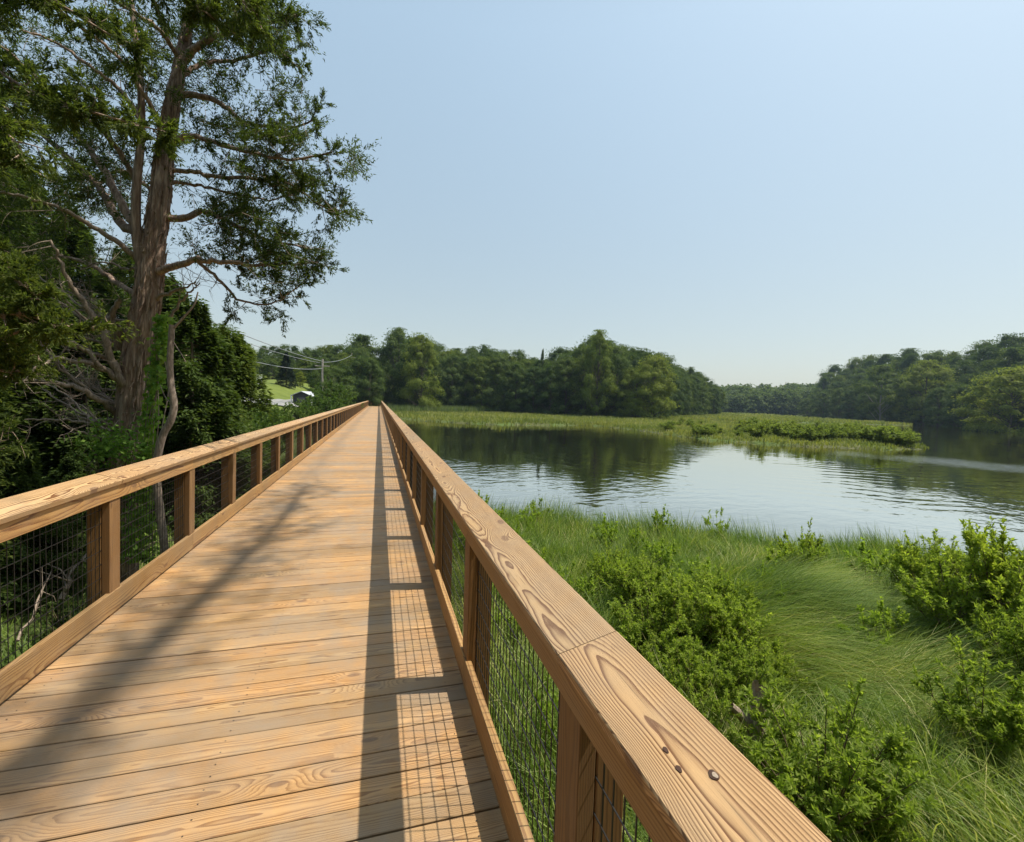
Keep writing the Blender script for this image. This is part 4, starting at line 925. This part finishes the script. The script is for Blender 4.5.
# tall tree right of the boardwalk start, above and outside the view: its long limb shades the left of the deck
fol = Acc(); tw_ = Acc(); so = np.array([9.5, -7.5, -1.4])
se = empty('unseen_shading_tree', tuple(so)); tag(se, 'unseen tall tree outside the view, its long limb shading the left of the deck', 'tree')
tk_ = Acc(); tube(tk_, smooth_path([so, so+[.1, 0, 6], so+[-.2, .3, 12], so+[0, .2, 17]]), np.linspace(.3, .08, 13), 12)
def onshade(x, y, z): return np.array([x+.521*z, y-.09*z, z])
LB = smooth_path([so+[0, .1, 9.5], so+[-2.4, 3.2, 11.6], onshade(-1.75, 1.0, 12.), onshade(-1.5, 2.6, 12.3), onshade(-1.35, 4.6, 12.6), onshade(-1.25, 6.6, 12.9), onshade(-1.3, 9.2, 13.2)], 6)
tube(tk_, LB, np.linspace(.13, .03, len(LB)), 8)
for i_ in range(14, len(LB)-1):
    for _q in range(7):
        b_0 = LB[i_]+(LB[i_+1]-LB[i_])*rng.random(); dv = unit(unit(LB[i_+1]-LB[i_])*.9+rdir(1)[0]*np.array([.7, .9, .5])); Lt = rng.uniform(.3, .9); q_ = twig(b_0, dv, Lt, .008)
        for _k in range(3): spray(q_[rng.integers(1, 5)], unit(dv+rdir(1)[0]), Lt*.5, 20, .075, .1)
for nm, a, mt in (('crown', fol, 'leaf'), ('trunk', tk_, 'bark'), ('twigs', tw_, 'dead_wood')):
    a.v = [v-so for v in a.v]; link(nm, a.mesh(nm, M[mt], nm == 'trunk'), se)
# ------------------------------------------------------------------ darker cedars behind
for s_ in range(3): TREES['cedar%d' % s_] = conifer_meshes(300+s_, 42000, 'cedar_dark', .36, .0, 'cedar_bark', .10, .026, .55, .45)
for s_ in range(2): TREES['cedart%d' % s_] = conifer_meshes(310+s_, 42000, 'cedar_dark', .30, .0, 'cedar_bark', .12, .018, .7, .5)
for px, dep, top, var, wd, lab in [
    (192, 10.5, 305, 'cedar0', 1.0, 'dark bushy cedar just right of the big trunk'), (228, 13, 335, 'cedar1', 1., 'dark cedar at the right end of the row behind the railing'),
    (165, 12, 285, 'cedar2', 1., 'dark cedar directly behind the ivy-covered trunk'), (85, 9.5, 320, 'cedar1', 1.1, 'dense cedar behind the bare dead limbs'),
    (30, 10, 250, 'cedart0', 1.3, 'tall dark cedar behind the left edge of the picture'), (-50, 8, 190, 'cedart1', 1.3, 'tall dark cedar cut off by the left edge'),
    (125, 15, 255, 'cedart1', 1.2, 'tall dark cedar left of and behind the big trunk'), (70, 16, 215, 'cedart0', 1.2, 'tallest dark cedar in the background left of the trunk'),
    (205, 18, 330, 'cedar2', 1., 'dark cedar farthest back between the trunk and the lawn'), (-10, 14, 160, 'cedart0', 1.2, 'tall far cedar at the upper left'),
    (10, 6.0, 440, 'cedar2', 1.2, 'low cedar close behind the left railing at the edge of the picture'), (75, 7.2, 455, 'cedar0', 1.1, 'low cedar in the shade left of the big trunk'), (-90, 5.5, 300, 'cedar1', 1., 'bushy cedar outside the left edge')]:
    P = at(px, 400, dep); P[2] = H(P[None])[0]; h = top_z(P, top)-P[2]
    put_tree(P, h, var, 'cedar_tree', lab, 'dark cedars on the left bank', wd)
for k_, (x, y, h) in enumerate([(-11, 2, 9), (-13, 8, 11), (-17, 3, 12), (-16, 14, 12), (-22, 9, 13), (-14, 22, 11), (-20, 26, 13), (-27, 18, 14), (-24, -3, 12)]):
    put_tree(np.array([x, y, H(np.array([[x, y]]))[0]-.1]), h, ('cedart0', 'cedart1', 'cedar1')[k_ % 3], 'cedar_tree', 'dark cedar in the thicket beyond the left edge of the picture', 'cedar thicket beyond the left edge', 1.2)
# nearer young cedar; sprays from the left edge lightened in colour as if sunlit
fol = Acc(); tw_ = Acc(); yb = at(-95, 400, 3.3); yo = np.array([yb[0], yb[1], -1.2])
ye = empty('young_cedar', tuple(yo)); tag(ye, 'young cedar with sprays tinted sunlit yellow-green reaching in from the left edge', 'tree', None)
for pts in [[(-95, 330, 3.3), (-50, 300, 3.1), (-15, 275, 2.9), (15, 280, 2.8), (40, 300, 2.8)], [(-95, 360, 3.3), (-45, 330, 3.0), (0, 315, 2.8), (35, 318, 2.8), (58, 330, 2.8)],
            [(-95, 380, 3.3), (-40, 360, 3.0), (10, 335, 2.9), (50, 325, 2.9), (95, 330, 3.0)], [(-95, 400, 3.3), (-50, 380, 3.1), (-10, 370, 3.0), (20, 372, 3.0)], [(-95, 300, 3.3), (-60, 270, 3.1), (-30, 250, 3.0), (0, 255, 2.9)], [(-95, 380, 3.3), (-30, 345, 3.1), (15, 350, 3.1), (40, 355, 3.1)], [(-95, 330, 3.3), (-30, 300, 3.0), (10, 298, 3.0), (30, 312, 3.0)]]:
    p = smooth_path(pp(pts), 6); tube(tw_, p, np.linspace(.012, .004, len(p)), 5); dress(p, .25, 22, .035, .17, 22, .25)
ty_ = smooth_path([yo, (yb[0]+.04, yb[1], .6), (yb[0]-.02, yb[1]+.03, 1.9), (yb[0], yb[1], 3.1)], 6); tube(tw_, ty_, np.linspace(.055, .012, len(ty_)), 8)
for _k in range(3): dress(ty_, .35, 14, .045, .55, 24, .1)
for nm, a, mt in (('crown', fol, 'cedar'), ('trunk', tw_, 'cedar_bark')):
    a.v = [v-yo for v in a.v]; link(nm, a.mesh(nm, M[mt]), ye)
# fallen dead limbs on the shaded ground left
def fallen(pts, r_, lab, grp='fallen dead branches left of the boardwalk'):
    p = smooth_path(np.array(pts, float), 4); p[:, :2] += rng.normal(0, .015, (len(p), 2)); a = Acc(); tube(a, p, np.linspace(r_, r_*.35, len(p)), 7)
    for _ in range(5):
        b = p[rng.integers(2, len(p)-1)]; d_ = unit(rdir(1)[0]+np.array([0, 0, .5])); L_ = rng.uniform(.2, .6); tube(a, [b, b+d_*L_*.5+rdir(1)[0]*.04, b+d_*L_], [r_*.35, r_*.25, r_*.1], 4)
    o = link('fallen_branch', a.mesh('fallen_branch', M['dead_wood'])); tag(o, lab, 'branch', grp)
def pz(px, py, z): return on_z(px, py, z)
for a_, b_, c_, r_, lab in [((60, 600), (72, 575), (88, 548), .035, 'thick pale broken branch seen through the left wire mesh'), ((5, 560), (50, 556), (90, 562), .015, 'thin dead branch lying across the ground at the left edge'), ((20, 640), (38, 600), (52, 570), .014, 'thin forked dead branch nearest the left edge'),
                       ((120, 560), (150, 545), (175, 540), .02, 'dead branch behind the second post bay on the left')]:
    fallen([pz(*a_, -1.0), pz(*b_, -.75), pz(*c_, -.6)], r_, lab)
for k, (x, y) in enumerate([(-3.2, 3.4), (-4.0, 4.2), (-3.0, 5.0), (-4.6, 5.6), (-3.4, 6.4), (-5.4, 7.0), (-6.2, 5.2)]):
    z = H(np.array([[x, y]]))[0]
    put_shrub((x, y, z), rng.uniform(.5, .9), 'dark%d' % (k % 2), 'understory_shrub', 'low dark leafy shrub in the shade left of the railing', 'shrubs in the shade left of the railing', 1.2)
# ------------------------------------------------------------------ near marsh grass (one uncountable mass)
def scatter(poly_box, n, keepf):
    x0, x1, y0, y1 = poly_box; P = np.column_stack([rng.uniform(x0, x1, n), rng.uniform(y0, y1, n)]); return P[keepf(P)]
def on_land(P, lo=0.05): return landmask(P) > lo
def flow(P):
    a = 1.2+1.6*np.sin(P[:, 0]*.55+P[:, 1]*.35)+1.1*np.cos(P[:, 1]*.8-P[:, 0]*.3+.6)
    return a
ga = Acc(); MAXB = 0
def grass_patch(acc, box, n, Hm, leanm, Wm, cond=None, headf=None, z=None, rn=(.45, .22), lo=.02):
    P = scatter(box, n, lambda P: on_land(P, lo) & (cond(P) if cond is not None else True))
    m = len(P); zz = H(P); a = flow(P)+rng.normal(0, .9, m) if headf is None else headf(P)
    cl = .75+.5*np.clip(.5+.5*wig(P, 1.9, 3.), 0, 1)
    Hh = Hm*cl*rng.uniform(.6, 1.15, m); ln = Hh*leanm*rng.uniform(.4, 1.4, m)
    blades(acc, np.column_stack([P, zz-.02]), np.column_stack([np.cos(a), np.sin(a)]), Hh, ln, Wm*rng.uniform(.7, 1.3, m), np.clip(rng.normal(*rn, m)+.15*wig(P, .8, 5.), 0, 1))
right = lambda P: P[:, 0] > XR+.35
def tuft_patch(acc, box, nt_, per, Hm, Wm, cond, spread=.09, rn=(.5, .2), leanm=.45):
    T = scatter(box, nt_, lambda P: on_land(P, .05) & cond(P)); m = len(T)*per; c = np.repeat(T, per, 0); a = rng.uniform(0, 6.283, m); r = spread*np.sqrt(rng.random(m))
    P = c+np.column_stack([np.cos(a), np.sin(a)])*r[:, None]; th_ = np.repeat(rng.uniform(.65, 1.2, len(T)), per); hc = np.repeat(rng.normal(0, .13, len(T)), per)
    Hh = Hm*th_*rng.uniform(.55, 1.1, m); ln = Hh*leanm*(.3+1.3*r/spread)*rng.uniform(.5, 1.3, m)
    blades(acc, np.column_stack([P, H(P)-.02]), np.column_stack([np.cos(a), np.sin(a)]), Hh, ln, Wm*rng.uniform(.7, 1.3, m), np.clip(rng.normal(*rn, m)+hc, 0, 1))
# the sweeping tussock: long grass combed over towards the lower right
def swirl_head(P): return np.full(len(P), -.9)+.5*np.sin(P[:, 0]*1.3)+rng.normal(0, .22, len(P))
SW = on_z(832, 640, -1.2)[:2]; SW2 = on_z(905, 640, -1.2)[:2]
insw = lambda P: (((P-SW)@unit(SW2-SW))**2/1.3**2+((P-SW)@np.array([-unit(SW2-SW)[1], unit(SW2-SW)[0]]))**2/1.7**2) < 1
bare = lambda P: (np.hypot(P[:, 0]-4.6, P[:, 1]-2.7) < .9)
grass_patch(ga, (.8, 7, .6, 7), 9000, .6, .9, .010, lambda P: right(P), rn=(.74, .14))
grass_patch(ga, (.8, 7, .6, 7), 30000, .42, .9, .0085, lambda P: right(P) & ~insw(P))
grass_patch(ga, (.8, 7, .6, 7), 22000, .18, 1.3, .007, lambda P: right(P), rn=(.6, .2))
grass_patch(ga, (.8, 13, 4, 15), 12000, .62, .6, .011, lambda P: right(P) & ~insw(P), rn=(.74, .14))
grass_patch(ga, (.8, 13, 5, 15), 70000, .45, .7, .010, lambda P: right(P) & ~insw(P))
grass_patch(ga, (5, 14, -2, 9), 30000, .45, .8, .010, lambda P: right(P) & ~insw(P))
grass_patch(ga, (2, 8, 2, 9), 60000, .85, 1.25, .007, lambda P: insw(P), swirl_head, rn=(.55, .2))
tuft_patch(ga, (.8, 8, .8, 8), 700, 46, .55, .009, lambda P: right(P) & ~insw(P))
tuft_patch(ga, (.8, 15, 5, 15), 1500, 40, .62, .011, lambda P: right(P) & ~insw(P), .13)
tuft_patch(ga, (6, 15, -2, 9), 700, 40, .6, .010, lambda P: right(P) & ~insw(P), .12)
tuft_patch(ga, (.8, 15, 2, 15), 260, 34, .85, .010, lambda P: right(P) & (landmask(P) < 2.2), .10, (.55, .2), .25)
# taller upright fringe by the water
edge = lambda P: (landmask(P) < .75) & right(P)
grass_patch(ga, (.8, 16, 3, 15), 90000, .74, .3, .010, edge, rn=(.5, .22), lo=-.12)
tag(link('marsh_grass', ga.mesh('marsh_grass', M['grass'])), 'lush tangled marsh grass sloping to the water on the right of the boardwalk', 'grass', kind='stuff')
# mat of ground cover under and left of the boardwalk
gb = Acc()
grass_patch(gb, (-6, .9, -1, 12), 36000, .22, .9, .012, lambda P: P[:, 0] < XR+.5)
grass_patch(gb, (-14, -2.2, 12, 42), 26000, .45, .5, .03, lambda P: P[:, 0] < XL-.3)
tag(link('ground_cover', gb.mesh('ground_cover', M['grass'])), 'ragged green ground cover under and left of the boardwalk', 'grass', kind='stuff')
# far marsh
gf = Acc()
inm = lambda P: (sdist(P, POLY['marsh']) > -.4) & (sdist(P, WOOD) < 2)
for box, n, hh, ww in [((28, 90, 28, 75), 60000, .55, .09), ((-3, 90, 60, 130), 60000, .75, .11), ((70, 200, 85, 240), 60000, .9, .22), ((150, 420, 150, 420), 30000, 1.1, .6)]:
    P = scatter(box, n, inm); m = len(P); zz = H(P); a = rng.uniform(0, 6.28, m); cl = .7+.5*np.clip(.5+.5*wig(P, .5, 3.), 0, 1)
    Hh = hh*cl*rng.uniform(.6, 1.1, m); blades(gf, np.column_stack([P, zz-.05]), np.column_stack([np.cos(a), np.sin(a)]), Hh, Hh*.35, ww*rng.uniform(.6, 1.3, m), np.clip(rng.normal(.5, .22, m)+.2*wig(P, .12, 2.), 0, 1))
tag(link('far_marsh_grass', gf.mesh('far_marsh_grass', M['grass_far'])), 'bright yellow-green grass covering the low marsh across the water', 'grass', kind='stuff')
rd = Acc(); P = scatter((-6, 34, 88, 127), 26000, lambda P: (np.abs(P[:, 0]+.7) > 1.7) & (sdist(P, POLY['marsh']) > 1) & (P[:, 1] > 92+.8*np.maximum(P[:, 0], 0))); m = len(P); a = rng.uniform(0, 6.28, m)
blades(rd, np.column_stack([P, H(P)]), np.column_stack([np.cos(a), np.sin(a)]), rng.uniform(1.2, 2.0, m), rng.uniform(.1, .5, m), .09*rng.uniform(.6, 1.3, m), rng.random(m))
tag(link('reed_bed', rd.mesh('reed_bed', M['reed'])), 'tall grey-green reeds right of the far end of the boardwalk', 'reeds', kind='stuff')
# small things in the near marsh
def stump():
    P = on_z(752, 760, -1.35); P[2] = H(P[None])[0]; e = empty('broken_stump', tuple(P)); tag(e, 'weathered grey broken stump showing between the shrubs beside the top cap', 'stump')
    a = Acc(); sd = 14; aa = np.arange(sd)*2*math.pi/sd; zs = np.linspace(-.1, .62, 9)
    V = np.array([[((.085-.03*t)*(1+.25*math.sin(3*x+t*2)+.1*rng.normal()))*math.cos(x)+.05*t, ((.085-.03*t)*(1+.25*math.sin(3*x+1)))*math.sin(x), z+(.10*rng.random() if i == 8 else 0)] for i, (z, t) in enumerate(zip(zs, np.linspace(0, 1, 9))) for x in aa])
    i = np.arange(8)[:, None]*sd; j = np.arange(sd)[None]; k = (j+1) % sd; a.add(V, np.stack([i+j, i+k, i+sd+k, i+sd+j], -1).reshape(-1, 4)); link('trunk', a.mesh('trunk', M['dead_wood']), e)
    a = Acc(); tube(a, smooth_path([(.02, 0, .25), (-.1, .05, .42), (-.18, .08, .5)], 3), np.linspace(.045, .03, 7), 8); link('branch', a.mesh('branch', M['dead_wood']), e)
stump()
for px, py, L_, r_, lab in [(640+100, 578, .9, .02, 'thin grey driftwood stick on the flattened grass near the water'), (826, 592, .7, .025, 'short bleached driftwood log in the grass near the water'), (830, 596, .45, .018, 'smallest bleached stick beside the driftwood log')]:
    P = on_z(px, py, -1.25); a = Acc(); t_ = unit(np.array([.9, -.35+rng.normal(0, .2), .05])); p = smooth_path([P-t_*L_/2, P+rdir(1)[0]*.04, P+t_*L_/2], 4); tube(a, p, np.linspace(r_, r_*.5, len(p)), 7)
    tag(link('driftwood', a.mesh('driftwood', M['dead_wood'])), lab, 'driftwood')
P = on_z(887, 768, -1.35); P[2] = H(P[None])[0]; a = Acc()
M['white'] = plain('white_plastic', (.75, .75, .70), .5, .4, var=.05)
tube(a, [P+[0, 0, -.15], P+[.005, 0, .16]], .008, 8); v_ = a.v[0][-8:]; a.add(v_, [(0, 1, 2, 3), (0, 3, 4, 7), (4, 5, 6, 7)])
tag(link('marker_stake', a.mesh('marker_stake', M['white'])), 'small white stake sticking up from the short grass at the lower right', 'stake')
# dead grey twigs at the foot of the near shrub
for k, (px, py) in enumerate([(842, 842), (815, 846), (868, 840)]):
    P = on_z(px, py, -1.3); P[2] = H(P[None])[0]; a = Acc()
    for q in range(9):
        t_ = unit(np.array([rng.normal(0, .35), rng.normal(0, .35), 1.])); Lq = rng.uniform(.3, .6); p = smooth_path([(0, 0, -.03), t_*Lq*.5+rdir(1)[0]*.03, t_*Lq], 3); tube(a, p, np.linspace(.005, .002, len(p)), 4)
    o = link('dead_stalks', a.mesh('dead_stalks', M['dead_wood']), None, tuple(P)); tag(o, ['bundle of dead grey stalks right under the near shrub', 'bundle of dead grey stalks closest to the top cap', 'rightmost bundle of dead grey stalks at the bottom edge'][k], 'dead stalks', 'dead stalks under the near shrub')
# ------------------------------------------------------------------ roadside on the left bank
M['pole'] = bark('utility_pole_wood', (.38, .34, .29), (.24, .21, .18), 12, 1.5, .2, .01)
M['cable'] = plain('cable_sheath', (.30, .31, .32), .5, .4)
def pole(px, dep, py_top, r_, lab, arm=True):
    P = ground_at(px, dep); zt = top_z(P, py_top); e = empty('utility_pole', tuple(P)); tag(e, lab, 'utility pole', 'utility poles on the left bank'); h = zt-P[2]
    a = Acc(); tube(a, [(0, 0, -.3), (0, 0, h/2), (0, 0, h)], [r_, r_*.85, r_*.7], 12); v_ = a.v[0][-12:]; a.add(v_, [(0, 1, 2, 3), (0, 3, 4, 11), (4, 5, 10, 11), (5, 6, 9, 10), (6, 7, 8, 9)])
    link('shaft', a.mesh('shaft', M['pole'], True), e)
    if arm:
        a = Acc(); tube(a, [(-.9, .2, h-.9), (.9, -.2, h-.9)], .06, 6); link('crossarm', a.mesh('crossarm', M['pole']), e)
    return np.array([P[0], P[1], zt])
p1 = pole(322, 58, 359, .17, 'pale wooden utility pole standing left of the boardwalk, nearest of the poles'); p2 = pole(351, 92, 353, .11, 'tall slim utility pole in front of the tall bright tree'); p3 = pole(247, 70, 361, .12, 'utility pole farthest left, half hidden by trees')
p0 = at(120, 300, 22)
def wire(a, b, sag, lab, r_=.022):
    s = np.linspace(0, 1, 25)[:, None]; p = a*(1-s)+b*s; p[:, 2] -= (4*sag*s*(1-s))[:, 0]; ac = Acc(); tube(ac, p, r_, 5)
    tag(link('overhead_cable', ac.mesh('overhead_cable', M['cable'])), lab, 'cable', 'overhead cables on the left bank')
wire(p1-[0, 0, .3], at(160, 300, 24), .3, 'upper overhead cable running from the near pole up behind the cedar', .03)
wire(p1-[.3, 0, .5], at(150, 307, 24), .35, 'second overhead cable just below the upper one', .025)
wire(p1-[0, 0, 1.2], at(150, 325, 26), .9, 'lowest thick cable sagging from the near pole towards the cedar', .03)
wire(p2-[0, 0, .4], p1-[0, 0, .4], .4, 'cable between the slim far pole and the near pole', .03)
# small dark shed with a pale roof
M['shed'] = plain('dark_shed_boards', (.035, .038, .042), .7, .3, var=.4, scale=3.)
M['roof'] = plain('pale_metal_roof', (.52, .54, .56), .45, .5, var=.1, scale=2.)
M['panel'] = plain('pale_fence_panel', (.45, .46, .44), .6, .4, var=.15, scale=3.)
P = ground_at(306, 54); zt = top_z(P, 393); e = empty('garden_shed', tuple(P), -.25); tag(e, 'small dark shed with a pale gabled roof between the bushes on the left bank', 'shed'); h = max(1.8, zt-P[2])
def bxq(acc, x0, x1, y0, y1, z0, z1):
    v = [(x, y, z) for z in (z0, z1) for x, y in ((x0, y0), (x1, y0), (x1, y1), (x0, y1))]; acc.add(v, [(0, 3, 2, 1), (4, 5, 6, 7), (0, 1, 5, 4), (1, 2, 6, 5), (2, 3, 7, 6), (3, 0, 4, 7)])
a = Acc(); W2 = 1.0; bxq(a, -W2, W2, -1.2, 1.2, -.3, h-.5); a.add([(-W2, -1.2, h-.5), (W2, -1.2, h-.5), (0, -1.2, h-.08), (0, -1.2, h-.08), (-W2, 1.2, h-.5), (W2, 1.2, h-.5), (0, 1.2, h-.08), (0, 1.2, h-.08)], [(0, 1, 2, 3), (5, 4, 7, 6)]); link('wall', a.mesh('wall', M['shed']), e)
for s in (-1, 1):
    a = Acc(); v = [(0, -1.4, h-.05), (0, 1.4, h-.05), (s*1.25, 1.4, h-.58), (s*1.25, -1.4, h-.58)]; v += [(x, y, z+.05) for x, y, z in v]; a.add(v, [(0, 1, 2, 3), (7, 6, 5, 4), (0, 4, 5, 1), (1, 5, 6, 2), (2, 6, 7, 3), (3, 7, 4, 0)]); link('roof', a.mesh('roof', M['roof']), e)
for s in (-1, 1):
    a = Acc(); bxq(a, s*1.15-.06, s*1.15+.06, -1.35, -1.23, -.3, h-.56); link('corner_post', a.mesh('corner_post', M['white']), e)
a = Acc(); bxq(a, -.42, .42, -1.235, -1.204, -.05, h-.75); link('door', a.mesh('door', plain('grey_door', (.10, .10, .10), .6)), e)
# pale low fence panel on the lawn
P = ground_at(253, 60); e = empty('fence_panel', tuple(P), .3); tag(e, 'small pale fence panel standing on the lawn left of the shed', 'fence'); 
a = Acc(); bxq(a, -.95, .95, -.02, .02, .25, 1.5); link('panel', a.mesh('panel', M['panel']), e)
for x in (-1, 1):
    a = Acc(); bxq(a, x-.05, x+.05, -.05, .05, -.3, 1.6); link('post', a.mesh('post', M['white']), e)
# pale drive across the foot of the lawn, laid on the ground
M['road'] = plain('pale_concrete_road', (.27, .265, .25), .8, .3, var=.12, scale=1.)
ra = Acc(); c_ = np.array([at(px, 400, d_)[:2] for px, d_ in [(225, 46), (250, 47), (272, 49), (292, 52), (312, 58), (330, 68)]]); c_ = smooth_path(np.column_stack([c_, np.zeros(len(c_))]), 8)[:, :2]
t_ = unit(np.gradient(c_, axis=0)); nn = np.column_stack([-t_[:, 1], t_[:, 0]]); rows = np.linspace(-1.7, 1.7, 7); V = []
for o_ in rows:
    Q = c_+nn*o_; V.append(np.column_stack([Q, H(Q)+.12]))
V = np.array(V).reshape(-1, 3); m = len(c_); i = np.arange(6)[:, None]*m; j = np.arange(m-1)[None]
ra.add(V, np.stack([i+j, i+j+1, i+m+j+1, i+m+j], -1).reshape(-1, 4)); tag(link('road', ra.mesh('road', M['road'], True)), kind='structure')
# ------------------------------------------------------------------ air
if HAZE > 0:
    hb = Acc(); bxq(hb, -700, 1500, -150, 1900, -14, 75)
    g = G('haze_air'); vp = g.n('ShaderNodeVolumePrincipled'); vp.inputs['Color'].default_value = (.62, .80, 1., 1); vp.inputs['Density'].default_value = HAZE; vp.inputs['Anisotropy'].default_value = .2
    g.t.links.new(vp.outputs[0], g.out.inputs['Volume']); tag(link('haze', hb.mesh('haze', g.m)), 'thin summer haze over the creek', 'haze', kind='stuff')
    scene.cycles.volume_bounces = 0
